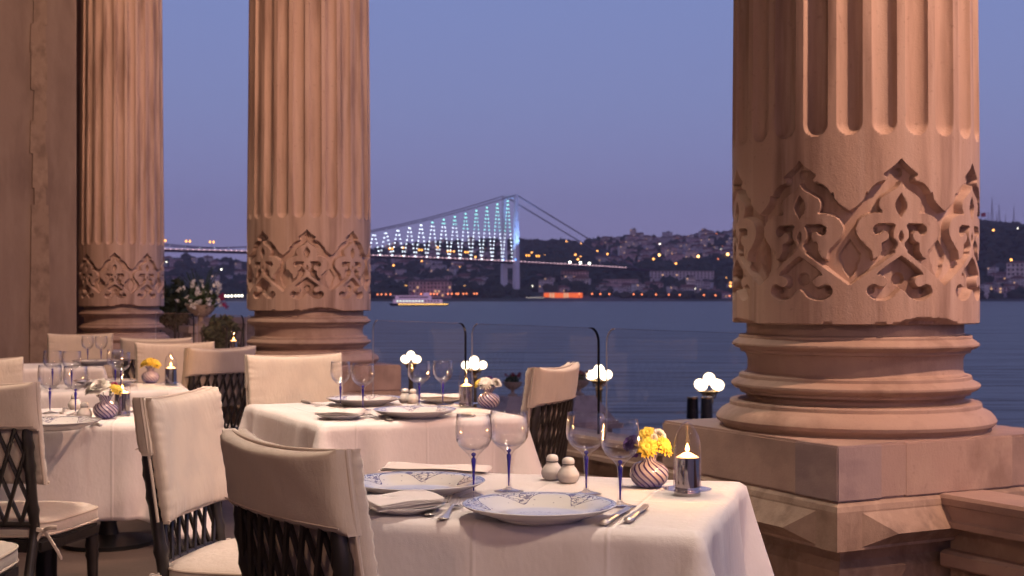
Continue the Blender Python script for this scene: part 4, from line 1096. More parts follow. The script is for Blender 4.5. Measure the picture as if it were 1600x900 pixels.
    # bow ties at the rear corners
    for s_ in (-1, 1):
        mb = MB(); x, y, z = s_ * .222, .075, .455
        for a, l, dr in ((.6, .055, .02), (2.7, .045, .02), (-.5, .07, .05), (-2.3, .06, .05)):
            pts = []
            for q in range(8):
                t_ = q / 7; pts.append((x + s_ * math.cos(a) * l * t_, y - .018 - .008 * math.sin(t_ * 3), z + math.sin(a) * l * t_ - dr * t_ * t_))
            for dz_ in (-.004, 0, .004): mb.tube([(p_[0], p_[1], p_[2] + dz_) for p_ in pts], .0032, 5)
        mb.ball((x, y - .016, z), .009, 8, 6); mb.build('tie', M['seat'], rt)
    return rt
ch = Kind(make_chair)
GCH = 'cream covered lattice back dining chairs'
def chair(x, y, face, label): return ch.put((x, y, 0), R(face - 90), label, GCH)
chair(-.425, 2.47, 37, 'closest cream covered chair, seen from behind against the set table')
chair(-.93, 3.70, -10, 'chair whose tall cream cushion faces the closest chair, in front of the left table')
chair(.174, 5.2, 158.6, 'chair with its lattice back to the water, at the right end of the middle table')
chair(-1.01, 6.2, -66, 'chair with a broad cream cushion in front of the middle column')
chair(-1.685, 4.16, 80, 'chair cut by the left edge, seen from behind with its seat and bow tie')
chair(-3.13, 9.75, -74, 'farthest cream chair, against the stone pier behind the last table')
chair(-2.30, 8.7, 102, 'brownish chair seen from behind just under the farthest column')
chair(-1.97, 7.85, -70, 'brown shaded chair cushion behind the candle lamp of the rear left table')
chair(-1.53, 7.1, 143, 'chair with lattice below its cover, left of the middle column')
chair(-2.33, 5.75, -58, 'chair with a piped cream cushion at the left edge behind the wine glasses')
chair(-1.84, 3.62, 2, 'chair of which only a seat corner shows in the bottom left corner')

# ---- tables with cloths
def cloth_mesh(name, w_, d_, drop, seed, mat_=None):
    r_ = random.Random(seed); hw, hd, rc = w_ / 2, d_ / 2, .018
    per = []                                     # (x, y, nx, ny, arc)
    def side(xa, ya, xb, yb, nx, ny, n_):
        for i in range(n_): t_ = i / n_; per.append((xa + (xb - xa) * t_, ya + (yb - ya) * t_, nx, ny))
    def corner(cx, cy_, a0):
        for i in range(7): a = a0 + PI / 2 * i / 7; per.append((cx + rc * math.cos(a), cy_ + rc * math.sin(a), math.cos(a), math.sin(a)))
    nw, nd = int(w_ / .013), int(d_ / .013)
    side(-hw + rc, -hd, hw - rc, -hd, 0, -1, nw); corner(hw - rc, -hd + rc, -PI / 2)
    side(hw, -hd + rc, hw, hd - rc, 1, 0, nd); corner(hw - rc, hd - rc, 0)
    side(hw - rc, hd, -hw + rc, hd, 0, 1, nw); corner(-hw + rc, hd - rc, PI / 2)
    side(-hw, hd - rc, -hw, -hd + rc, -1, 0, nd); corner(-hw + rc, -hd + rc, PI)
    n_ = len(per); cor = [(sx * hw, sy * hd) for sx in (-1, 1) for sy in (-1, 1)]
    arc = [0.0]
    for i in range(1, n_): arc.append(arc[-1] + math.hypot(per[i][0] - per[i - 1][0], per[i][1] - per[i - 1][1]))
    ph = [r_.uniform(0, 6.28) for _ in range(8)]; vs_ = []; fs_ = []
    fold = {c: (r_.uniform(.10, .15), r_.choice((-1, 1)), r_.uniform(.7, 1.2)) for c in cor}
    ins = [(-.6, 0), (-.9, 0)]
    rings = [('top', .985), ('edge', .0)] 
    # top rings (towards the centre)
    K = 9
    def top_pt(i, k):
        x, y, nx, ny = per[i]; s_ = 1 - .9 * k / K
        if k == 0: x -= nx * .012; y -= ny * .012
        xx, yy = x * s_, y * s_
        z = TOP + .0008 * math.sin(xx * 13 + ph[0]) * math.sin(yy * 11 + ph[1]) + .0006 * math.sin(xx * 31 + yy * 17 + ph[2])
        return (xx, yy, z)
    for k in range(K, -1, -1):
        for i in range(n_): vs_.append(top_pt(i, k))
    J = 24
    for j in range(1, J + 1):
        t_ = j / J; dpt = drop * t_
        for i in range(n_):
            x, y, nx, ny = per[i]
            dc = [(math.hypot(x - c[0], y - c[1]), c) for c in cor]; dmin, c = min(dc)
            off = .004 * min(1, dpt / .02) - .006 * max(0, 1 - dpt / .02)
            s_ = arc[i]
            amp = dpt * (.030 + .02 * math.sin(s_ * 2.1 + ph[3]))
            off += amp * (math.sin(s_ * 13 + ph[4] + .6 * math.sin(s_ * 5)) * .5 + math.sin(s_ * 29 + ph[5]) * .18) * min(1, dmin / .08)
            cw = max(0.0, 1 - dmin / (.016 + .42 * dpt)); off += cw * dpt * .36
            pos, sg, st = fold[c]
            # a pleat beside the corner
            along = (x - c[0]) if abs(ny) > abs(nx) else (y - c[1])
            off -= math.exp(-((dmin - pos) / .035) ** 2) * dpt * .11 * st
            off += math.exp(-((dmin - pos - .075) / .04) ** 2) * dpt * .07 * st
            off += .012 * dpt / drop
            z = TOP - dpt - .006 * 0 - cw * dpt * .18
            if j == 1: z = TOP - .010
            vs_.append((x + nx * off, y + ny * off, z + .002 * math.sin(s_ * 9 + ph[6]) * t_))
    tot = K + 1 + J
    for j in range(tot - 1):
        for i in range(n_):
            a = j * n_ + i; b_ = j * n_ + (i + 1) % n_; fs_.append((a, b_, b_ + n_, a + n_) if True else 0)
    fs_.append(tuple(range(n_))[::-1])
    o = mesh(name, vs_, [f[::-1] for f in fs_], mat_ or M['cloth'], None, True, sharp=80)
    md = o.modifiers.new('thick', 'SOLIDIFY'); md.thickness = .0015; md.offset = -1
    return o
def table(fr, ang_, w_, d_, lab_t, lab_c, seed, drop=.33):
    """fr = front right corner, ang_ = direction of the front edge"""
    a = R(ang_); ux, uy = math.cos(a), math.sin(a)
    c = (fr[0] - ux * w_ / 2 - uy * d_ / 2, fr[1] - uy * w_ / 2 + ux * d_ / 2)
    t_ = thing('dining_table', lab_t, 'table', (c[0], c[1], 0), a, 'dining tables under white cloths')
    bm = bmesh.new(); bevel_box(bm, (0, 0, .733), (w_ - .03, d_ - .03, .026), .004); from_bm('tabletop', bm, M['wood'], t_)
    mb = MB(); mb.lathe([(0, 0), (.22, 0), (.22, .02), (.05, .05), (.038, .1), (.038, .66), (.10, .71), (.10, .72), (0, .72)], 20); mb.build('pedestal_leg', M['darkmetal'], t_)
    o = cloth_mesh('tablecloth', w_, d_, drop, seed); o.location = (c[0], c[1], 0); o.rotation_euler = (0, 0, a)
    tag(o, lab_c, 'tablecloth', 'white tablecloths')
    return a
A1 = table((.345, 2.44), -16, .87, .73, 'table under the nearest white cloth, set for two', 'white cloth on the nearest set table, falling to the lower edge of the picture', 3, .36)
A2 = table((.052, 4.88), 26, .78, .97, 'table under the white cloth in the middle, behind the nearest one', 'white cloth with a folded corner on the middle table', 5)
A3 = table((-1.13, 4.64), 12, 1.0, .72, 'table under the white cloth at the left, behind the chair with the bow tie', 'white cloth on the left table, hanging in shade', 8)
A4 = table((-1.50, 6.27), 18, .72, .60, 'small table under a white cloth behind the left table', 'white cloth on the rear left table below the candle lamp', 11)
A5 = table((-2.50, 8.25), 18, .70, .72, 'farthest left table in front of the stone pier', 'white cloth on the farthest left table', 14)
pt6 = L(6.9, -.62)
A6 = table((pt6.x + .2, pt6.y - .2), math.degrees(RZ) - 90, .5, .9, 'table beside the glass screens left of the middle column', 'white cloth on the table left of the middle column', 17)

# ---- wine glasses
def make_glass(big):
    k = 1.0 if big else .90
    def mk():
        rt = thing('wine_glass', '', 'wine glass')
        mb = MB(); mb.lathe([(.0060, .0780), (.0078, .0845), (.0130, .0915), (.024 * k, .0990), (.0355 * k, .1090), (.0420 * k, .1210), (.0440 * k, .1340), (.0434 * k, .1510), (.0418 * k, .1660), (.0403 * k, .1780), (.0397 * k, .1780), (.0411 * k, .1660), (.0427 * k, .1510), (.0433 * k, .1340), (.0413 * k, .1215), (.0348 * k, .1105), (.0225 * k, .1030), (.010, .1000), (0, .0995)], 40)
        mb.build('bowl', M['glass'], rt, sharp=180)
        mb = MB(); mb.lathe([(.0060, .0780), (.0057, .070), (.0050, .055), (.0043, .035), (.0040, .018), (.0048, .012), (.0075, .0078)], 20)
        st = mb.build('stem', M['glass'], rt, sharp=180)
        mb = MB(); mb.lathe([(0, .0122), (.0016, .0125), (.0020, .030), (.0028, .050), (.0040, .066), (.0050, .076), (.0048, .0815), (.0024, .0840), (.0022, .0865), (.0044, .0880), (.0056, .0905), (.0044, .0935), (0, .0955)], 16)
        mb.build('blue_core', M['cobalt'], st, sharp=180)
        mb = MB(); mb.lathe([(0, .0005), (.033, .0005), (.0335, .0014), (.020, .0035), (.008, .0075), (.0040, .010), (0, .010)], 36)
        mb.build('foot', M['glass'], rt, sharp=180)
        return rt
    return mk
gB = Kind(make_glass(True)); gS = Kind(make_glass(False))
GG = 'wine glasses with blue cored stems'
def glass(u, v, big, lb):
    p = P(u, v, TOP + .002); (gB if big else gS).put((p.x, p.y, TOP + .002), R(u % 90), lb, GG)
glass(740, 776, False, 'left glass of the left pair on the nearest table, behind the big plate')
glass(795, 768, True, 'wide glass of the left pair on the nearest table, left of the shakers')
glass(916, 772, True, 'wide glass of the right pair on the nearest table, just right of the shakers')
glass(969, 791, False, 'foremost glass on the nearest table, its foot touching the plate rim beside the knives')
glass(532, 636, False, 'left glass of the left pair on the middle table, against the broad cream cushion')
glass(567, 641, True, 'right glass of the left pair on the middle table, over the folded napkin')
glass(655, 636, True, 'wide glass on the middle table beneath the leftmost globe lamp')
glass(692, 633, False, 'glass on the middle table just left of the candle lamp')
glass(78, 646, True, 'leftmost wine glass on the left table')
glass(118, 648, True, 'wine glass on the left table beside the shaker')
glass(82, 607, True, 'leftmost wine glass on the rear left table')
glass(112, 608, True, 'second wine glass from the left on the rear left table')
glass(180, 604, False, 'slim glass of the close pair on the rear left table')
glass(189, 611, True, 'wide glass of the close pair on the rear left table')
glass(137, 568, False, 'left glass on the farthest left table')
glass(158, 568, False, 'right glass on the farthest left table')

# ---- plates
m = bpy.data.materials.new('decorated_china'); m.use_nodes = True; t = m.node_tree; b = t.nodes['Principled BSDF']
b.inputs['Roughness'].default_value = .10; b.inputs['Coat Weight'].default_value = .6
N = t.nodes.new
def mth(op, a, b_=None, c=None):
    n = t.nodes.new('ShaderNodeMath'); n.operation = op
    for i, x in enumerate((a, b_, c)):
        if x is None: continue
        if isinstance(x, (int, float)): n.inputs[i].default_value = x
        else: t.links.new(x, n.inputs[i])
    return n.outputs[0]
tcn = N('ShaderNodeTexCoord'); sp = N('ShaderNodeSeparateXYZ'); t.links.new(tcn.outputs['Object'], sp.inputs[0])
rad = mth('SQRT', mth('ADD', mth('MULTIPLY', sp.outputs[0], sp.outputs[0]), mth('MULTIPLY', sp.outputs[1], sp.outputs[1])))
an = mth('ARCTAN2', sp.outputs[1], sp.outputs[0])
# scroll garlands: 6 swags round the rim, drawn by thin lines of a distorted field
nz = N('ShaderNodeTexNoise'); nz.inputs['Scale'].default_value = 42; nz.inputs['Detail'].default_value = 2; t.links.new(tcn.outputs['Object'], nz.inputs['Vector'])
sw = mth('ABSOLUTE', mth('SINE', mth('MULTIPLY', an, 3.0)))                  # 0..1 six lobes
inner = mth('SUBTRACT', .1445, mth('MULTIPLY', mth('POWER', sw, 5.0), .046))  # inner limit of the garland
band = mth('MULTIPLY', mth('GREATER_THAN', rad, inner), mth('LESS_THAN', rad, .1455))
band = mth('MULTIPLY', band, mth('GREATER_THAN', sw, .45))
wv = mth('SINE', mth('ADD', mth('MULTIPLY', rad, 620.0), mth('MULTIPLY', nz.outputs['Fac'], 34.0)))
wv2 = mth('SINE', mth('ADD', mth('MULTIPLY', an, 36.0), mth('MULTIPLY', nz.outputs['Fac'], 22.0)))
lines = mth('GREATER_THAN', mth('MAXIMUM', wv, wv2), .74)
vor = N('ShaderNodeTexVoronoi'); vor.inputs['Scale'].default_value = 70; t.links.new(tcn.outputs['Object'], vor.inputs['Vector'])
dots = mth('MULTIPLY', mth('LESS_THAN', vor.outputs['Distance'], .16), mth('MULTIPLY', mth('GREATER_THAN', rad, .095), mth('LESS_THAN', rad, .140)))
rim1 = mth('MULTIPLY', mth('GREATER_THAN', rad, .1463), mth('LESS_THAN', rad, .1485))
edge_ = mth('MULTIPLY', mth('LESS_THAN', mth('ABSOLUTE', mth('SUBTRACT', rad, inner)), .0012), mth('LESS_THAN', rad, .1455))
cen = mth('MULTIPLY', mth('LESS_THAN', rad, .045), mth('GREATER_THAN', mth('SINE', mth('ADD', mth('MULTIPLY', nz.outputs['Fac'], 60.0), mth('MULTIPLY', rad, 160.0))), .86))
msk = mth('MINIMUM', mth('ADD', mth('ADD', mth('ADD', mth('MULTIPLY', band, mth('MULTIPLY', lines, .80)), mth('MULTIPLY', rim1, .35)), edge_), mth('ADD', mth('MULTIPLY', dots, .6), mth('MULTIPLY', cen, .5))), 1.0)
up_ = mth('GREATER_THAN', sp.outputs[2], .008)
mx = N('ShaderNodeMix'); mx.data_type = 'RGBA'; mx.inputs[6].default_value = (.82, .80, .775, 1); mx.inputs[7].default_value = (.075, .065, .19, 1)
geo = N('ShaderNodeNewGeometry'); sn = N('ShaderNodeSeparateXYZ'); vt = N('ShaderNodeVectorTransform')
t.links.new(geo.outputs['Normal'], sn.inputs[0])
t.links.new(mth('MULTIPLY', msk, mth('GREATER_THAN', sn.outputs[2], .2)), mx.inputs[0]); t.links.new(mx.outputs[2], b.inputs['Base Color'])
M['deco'] = m
def make_plate(r, deco):
    def mk():
        k = r / .15
        mb = MB(); mb.lathe([(0, .0035), (.078 * k, .0035), (.080 * k, .0), (.085 * k, .0), (.088 * k, .004), (.110 * k, .010), (.135 * k, .0195), (.1493 * k, .0275), (.1502 * k, .0290), (.1490 * k, .0297), (.134 * k, .0245), (.112 * k, .0180), (.098 * k, .0125), (.090 * k, .0085), (.080 * k, .0068), (0, .0065)], 96)
        if not deco: mb.v = [(x, y, z * .55) for x, y, z in mb.v]
        return mb.build('dinner_plate' if deco else 'bread_plate', M['deco'] if deco else M['china'], None, sharp=180)
    return mk
plk = Kind(make_plate(.15, True)); bpk = Kind(make_plate(.085, False))
def plate(u, v, big, lb, grp, rz=0.0):
    z = TOP + .0016; p = P(u, v, z + .028 if big else z + .014)
    o = (plk if big else bpk).put((p.x, p.y, z), rz, lb, grp); o['category'] = 'plate'
GPL = 'blue patterned dinner plates'; GBP = 'small bread plates'
plate(843, 787, True, 'blue patterned plate at the front of the nearest table between forks and knives', GPL, .3)
plate(651, 751, True, 'blue patterned plate partly behind the closest chair, next to a rolled napkin', GPL, 1.0)
plate(648, 639.5, True, 'blue patterned plate at the front of the middle table', GPL, .2)
plate(568, 621.5, True, 'blue patterned plate at the back of the middle table beside two shakers', GPL, .9)
plate(84, 657, True, 'plate on the left table under two wine glasses', GPL, .5)
plate(165, 594, True, 'plate on the rear left table below the close pair of glasses', GPL, .1)
plate(150, 563, True, 'plate on the farthest left table below its two glasses', GPL, .4)
plate(629, 788, False, 'small white plate under the folded napkin on the nearest table', GBP)
plate(533, 648, False, 'small white plate under the folded napkin on the middle table', GBP)
plate(690, 624, False, 'small white plate behind the wine glasses on the middle table', GBP)

# ---- napkins
def napkin(c, lx, ly, layers, rz, label, z0, tilt=0.0, grp='folded white napkins'):
    mb = MB(); r_ = random.Random(int(abs(c[0]) * 1000 + abs(c[1]) * 100))
    for k in range(layers):
        th = .0032; z = z0 + k * th * .98; nx, ny = 20, 8; vs_ = []; fs_ = []
        sx, sy, da = r_.uniform(-.003, .003), r_.uniform(-.003, .003), r_.uniform(-.02, .02)
        for side in (0, 1):
            for j in range(ny + 1):
                for i in range(nx + 1):
                    a, b_ = -1 + 2 * i / nx, -1 + 2 * j / ny
                    ed = max(0, (1 - abs(a) ** 10) * (1 - abs(b_) ** 12)) ** .5
                    x = a * lx / 2 * (1 - k * .012) + sx; y = b_ * ly / 2 * (1 - k * .015) + sy
                    x, y = x - y * da, y + x * da
                    zz = z + .0016 * math.sin(a * 4 + k + b_ * 2) * (k + 1) / layers + (th * .5 * ed) * (1 if side else -1) + tilt * x + y * .11 + .0035 * max(0, 1 - ((b_ + 1) / .5) ** 2) * 0
                    vs_.append((x, y, zz))
        n1 = (nx + 1) * (ny + 1)
        for side in (0, 1):
            for j in range(ny):
                for i in range(nx):
                    q0 = side * n1 + j * (nx + 1) + i; f = (q0, q0 + 1, q0 + nx + 2, q0 + nx + 1); fs_.append(f[::-1] if side == 0 else f)
        per_ = list(range(nx + 1)) + [j * (nx + 1) + nx for j in range(1, ny + 1)] + [ny * (nx + 1) + i for i in range(nx - 1, -1, -1)] + [j * (nx + 1) for j in range(ny - 1, 0, -1)]
        for q1, q2 in zip(per_, per_[1:] + per_[:1]): fs_.append((q1, q2, q2 + n1, q1 + n1))
        mb.add(vs_, fs_)
    # the fold joins the layers along one long side
    o = mb.build('napkin', M['napkin'], None, sharp=70); o.location = (c[0], c[1], 0); o.rotation_euler = (0, 0, rz)
    tag(o, label, 'napkin', grp); return o
p = P(626, 786, TOP + .02); napkin(p, .165, .085, 5, R(38), 'folded white napkin on the small plate of the nearest table', TOP + .0195)
p = P(680, 731, TOP + .01); napkin(p, .275, .060, 4, R(-14), 'long folded napkin behind the plates of the nearest table', TOP + .004)
p = P(532, 645, TOP + .02); napkin(p, .17, .085, 4, R(-12), 'folded napkin on the small plate of the middle table', TOP + .0195)
p = P(688, 621, TOP + .02); napkin(p, .18, .075, 4, R(-8), 'pinkish folded napkin behind the wine glasses of the middle table', TOP + .0195)

# ---- cutlery (silver), lying on the cloth
def strip(mb, prof, n_=10, zc=None):
    """prof: list of (x, halfwidth, z centre, half thickness) swept as ellipses"""
    vs_ = []; fs_ = []
    for x, hw, z, ht in prof:
        for k in range(n_):
            a = 2 * PI * k / n_; vs_.append((x, hw * math.cos(a), z + ht * math.sin(a)))
    for j in range(len(prof) - 1):
        for k in range(n_): fs_.append((j * n_ + k, j * n_ + (k + 1) % n_, (j + 1) * n_ + (k + 1) % n_, (j + 1) * n_ + k))
    fs_.append(tuple(range(n_))[::-1]); fs_.append(tuple((len(prof) - 1) * n_ + k for k in range(n_)))
    mb.add(vs_, fs_)
def mk_fork():
    mb = MB()
    strip(mb, [(0, .004, .006, .001), (.003, .009, .005, .0018), (.015, .0115, .004, .002), (.035, .009, .004, .002), (.06, .0055, .006, .002), (.09, .0038, .010, .0019), (.115, .0036, .013, .0018), (.128, .005, .0115, .0014), (.137, .010, .009, .0012), (.150, .0122, .007, .0011), (.156, .0122, .0065, .001)])
    for k in (-1.5, -.5, .5, 1.5):
        y = k * .0067; pts = [(.153, y, .0068), (.168, y, .0062), (.185, y * .98, .0078), (.202, y * .93, .013)]; mb.tube(pts, [.0021, .0018, .0015, .0008], 6)
    return mb.build('fork', M['silver'], None, sharp=60)
def mk_knife():
    mb = MB()
    strip(mb, [(0, .003, .006, .003), (.004, .0085, .0065, .0055), (.014, .0105, .007, .0065), (.026, .0080, .0065, .005), (.032, .0092, .0065, .0058), (.06, .0078, .006, .005), (.078, .0060, .006, .0042), (.084, .0078, .006, .005), (.089, .005, .006, .003)], 12)
    bl = [(.088, -.005), (.10, -.0065), (.15, -.0085), (.185, -.008), (.205, -.002), (.212, .006), (.18, .0062), (.10, .0055), (.088, .005)]
    n_ = len(bl); mb.add([(x, y, .0068) for x, y in bl] + [(x, y, .0056) for x, y in bl], [tuple(range(n_)), tuple(range(n_, 2 * n_))[::-1]] + [(i, (i + 1) % n_, (i + 1) % n_ + n_, i + n_) for i in range(n_)])
    return mb.build('knife', M['silver'], None, sharp=50)
fk = Kind(mk_fork); kf = Kind(mk_knife)
def cut(kd, u0, v0, u1, v1, lb, cat, grp, z=TOP + .001):
    a = P(u0, v0, z + .003); b_ = P(u1, v1, z + .003)
    o = kd.put((a.x, a.y, z), math.atan2(b_.y - a.y, b_.x - a.x), lb, grp); o['category'] = cat
GF = 'silver forks'; GK = 'silver knives'
cut(fk, 669, 806, 710, 772, 'silver fork nearer the small plate on the nearest table', 'fork', GF)
cut(fk, 690, 812, 728, 779, 'silver fork nearer the big plate on the nearest table', 'fork', GF)
cut(kf, 943, 820, 990, 790, 'silver handled knife closest to the plate on the nearest table', 'knife', GK)
cut(kf, 981, 816, 1014, 788, 'outer silver handled knife with a dark blade on the nearest table', 'knife', GK)
cut(fk, 611, 657, 568, 639, 'silver fork nearest the front plate of the middle table', 'fork', GF)
cut(fk, 592, 655, 548, 640, 'silver fork just right of the napkin on the middle table', 'fork', GF)
cut(kf, 472, 628, 522, 637, 'silver knife at the left corner of the middle table', 'knife', GK)
cut(kf, 741, 651, 700, 645, 'silver knife right of the front plate of the middle table', 'knife', GK)
cut(kf, 157, 666, 122, 659, 'outer knife with gold gleam on the left table', 'knife', GK)
cut(kf, 149, 661, 118, 655, 'inner knife with gold gleam on the left table', 'knife', GK)
cut(fk, 95, 646, 108, 636, 'silver fork behind the plate of the left table', 'fork', GF)
cut(kf, 592, 790, 640, 778, 'butter knife half under the napkin on the nearest table', 'knife', GK, TOP + .0145)

# ---- shakers
def mk_shaker():
    rt = thing('shaker', '', 'shaker')
    mb = MB(); mb.lathe([(0, 0), (.017, 0), (.022, .004), (.0262, .014), (.0255, .022), (.0195, .032), (.0140, .039), (.0135, .0415), (0, .0415)], 32); mb.build('body', M['shaker'], rt, sharp=60)
    mb = MB(); mb.lathe([(0, .0415), (.0139, .0415), (.0143, .0428), (.0139, .0440), (0, .0440)], 28); mb.build('band', M['darkmetal'], rt)
    mb = MB(); mb.lathe([(0, .0440), (.0140, .0440), (.0148, .047), (.0143, .052), (.0115, .057), (.006, .0595), (0, .060)], 28); mb.build('cap', M['shaker'], rt, sharp=60)
    return rt
sk = Kind(mk_shaker); GSK = 'round white shakers'
for u, v, lb in ((863, 750, 'left shaker of the pair on the nearest table'), (888, 755, 'right shaker of the pair, in front, on the nearest table'), (633, 630, 'left shaker of the pair on the middle table'), (645, 631, 'right shaker of the pair on the middle table'), (132, 655, 'shaker between the glasses and the vase on the left table'), (117, 640, 'shaker half hidden behind the glasses on the left table')):
    p = P(u, v, TOP); sk.put((p.x, p.y, TOP + .0012), 0, lb, GSK)

# ---- candle lamps
def mk_candle():
    rt = thing('candle_lamp', '', 'candle lamp')
    mb = MB(); mb.lathe([(0, 0), (.0285, 0), (.0290, .004), (.0290, .010), (.0280, .012), (0, .012)], 40); mb.build('base', M['chrome'], rt, sharp=40)
    mb = MB(); mb.lathe([(0, .0122), (.0268, .0122), (.0268, .082), (.0255, .082), (.0255, .076), (0, .076)], 48); mb.build('cup', M['chrome'], rt, sharp=40)
    mb = MB(); mb.lathe([(0, .0765), (.0252, .0765), (.0254, .0815), (.020, .0845), (.008, .0915), (.004, .0925), (0, .0925)], 32); cn = mb.build('candle', M['wax'], rt, sharp=70)
    mb = MB(); mb.lathe([(0, .0930), (.0030, .0945), (.0048, .0985), (.0046, .102), (.0030, .107), (.0010, .1115), (0, .113)], 12); mb.build('flame', M['flame'], cn)
    mb = MB(); mb.tube([(0, 0, .092), (.0003, 0, .096)], .0007, 6); mb.build('wick', M['darkmetal'], cn)
    # glass cover with a slanting cut on one side
    bm = bmesh.new(); tmp = MB(); tmp.lathe([(.0300, .0125), (.0300, .095), (.0292, .108), (.0265, .123), (.0215, .138), (.0145, .150), (.006, .158), (0, .160)], 48)
    vv_ = [bm.verts.new(p_) for p_ in tmp.v]
    for f in tmp.f:
        try: bm.faces.new([vv_[i] for i in f])
        except ValueError: pass
    nrm = Vector((.86, 0, .51)).normalized()
    bmesh.ops.bisect_plane(bm, geom=bm.verts[:] + bm.edges[:] + bm.faces[:], plane_co=Vector((.004, 0, .159)), plane_no=nrm, clear_outer=True)
    from_bm('glass_cover', bm, M['cloche'], rt, True)
    mb = MB(); mb.lathe([(.0302, .0115), (.052, .0125), (.0525, .0140), (.0302, .0130)], 48); mb.build('saucer', M['disc'], rt, sharp=60)
    l = bpy.data.lights.new('candle_light', 'POINT'); l.energy = 1.2; l.color = (1.0, .50, .18); l.shadow_soft_size = .006; l.specular_factor = .15
    lo = bpy.data.objects.new('candle_light', l); COL.objects.link(lo); lo.parent = rt; lo.location = (0, 0, .118)
    return rt
ck = Kind(mk_candle); GCL = 'candle lamps'
for u, v, lb in ((1074, 774, 'lit candle lamp at the right corner of the nearest table'), (728.5, 636, 'lit candle lamp on the middle table'), (191, 650, 'lit candle lamp behind the white rose on the left table'), (267, 602, 'lit candle lamp on the rear left table')):
    p = P(u, v, TOP); ck.put((p.x, p.y, TOP + .0012), R(10), lb, GCL)
p = P(365, 549, TOP); ck.put((p.x, p.y, TOP + .0012), 0, 'small lit candle lamp between the two left columns', GCL)

# ---- striped vases
m = bpy.data.materials.new('swirled_glass'); m.use_nodes = True; t = m.node_tree; b = t.nodes['Principled BSDF']
tcn = t.nodes.new('ShaderNodeTexCoord'); sp = t.nodes.new('ShaderNodeSeparateXYZ'); t.links.new(tcn.outputs['Object'], sp.inputs[0])
an = mth('ARCTAN2', sp.outputs[1], sp.outputs[0])
nz = t.nodes.new('ShaderNodeTexNoise'); nz.inputs['Scale'].default_value = 30; t.links.new(tcn.outputs['Object'], nz.inputs['Vector'])
ph_ = mth('ADD', mth('ADD', mth('MULTIPLY', an, 16.0), mth('MULTIPLY', sp.outputs[2], 400.0)), mth('MULTIPLY', nz.outputs['Fac'], 1.6))
wv = mth('SINE', ph_); st = N('ShaderNodeMapRange') if False else t.nodes.new('ShaderNodeMapRange'); t.links.new(wv, st.inputs[0]); st.inputs[1].default_value = .28; st.inputs[2].default_value = .55
mx = t.nodes.new('ShaderNodeMix'); mx.data_type = 'RGBA'; t.links.new(st.outputs[0], mx.inputs[0])
bt = t.nodes.new('ShaderNodeMapRange'); t.links.new(sp.outputs[2], bt.inputs[0]); bt.inputs[1].default_value = 0.004; bt.inputs[2].default_value = .022
m1 = t.nodes.new('ShaderNodeMix'); m1.data_type = 'RGBA'; m1.inputs[6].default_value = (.42, .36, .66, 1); m1.inputs[7].default_value = (.76, .66, .72, 1); t.links.new(bt.outputs[0], m1.inputs[0])
m2 = t.nodes.new('ShaderNodeMix'); m2.data_type = 'RGBA'; m2.inputs[6].default_value = (.035, .02, .20, 1); m2.inputs[7].default_value = (.06, .03, .14, 1); t.links.new(bt.outputs[0], m2.inputs[0])
t.links.new(m1.outputs[2], mx.inputs[6]); t.links.new(m2.outputs[2], mx.inputs[7])
t.links.new(mx.outputs[2], b.inputs['Base Color']); b.inputs['Roughness'].default_value = .06; b.inputs['Coat Weight'].default_value = 1.0
trn = t.nodes.new('ShaderNodeBsdfTransparent'); trn.inputs[0].default_value = (.9, .86, .92, 1); ms = t.nodes.new('ShaderNodeMixShader')
tf_ = mth('MULTIPLY', mth('SUBTRACT', 1.0, st.outputs[0]), .12); t.links.new(tf_, ms.inputs[0]); ou = t.nodes['Material Output']
t.links.new(b.outputs[0], ms.inputs[1]); t.links.new(trn.outputs[0], ms.inputs[2]); t.links.new(ms.outputs[0], ou.inputs[0]); M['swirl'] = m
def mk_vase():
    mb = MB(); prof = [(0, .0), (.020, .0), (.030, .004), (.040, .015), (.0445, .028), (.0425, .041), (.034, .052), (.022, .0575), (.0165, .060), (.0155, .063), (.0185, .070), (.0245, .0775), (.0290, .0815), (.0275, .0815), (.0230, .0770), (.0170, .0695), (.0140, .063), (.0150, .0595), (.021, .056), (.033, .0505), (.041, .040), (.043, .028), (.038, .015), (.028, .0055), (0, .003)]
    mb.lathe(prof, 56)
    v2 = []
    for x, y, z in mb.v:                                  # wavy mouth
        r = math.hypot(x, y)
        if z > .066 and r > 0: a = math.atan2(y, x); k = 1 + .13 * math.sin(3 * a) * (z - .066) / .0155; x, y, z = x * k, y * k, z + .004 * math.sin(3 * a + 1) * (z - .066) / .0155
        v2.append((x, y, z))
    mb.v = v2
    return mb.build('vase', M['swirl'], None, sharp=180)
vk = Kind(mk_vase)
VG = 'round vases with purple swirled stripes'
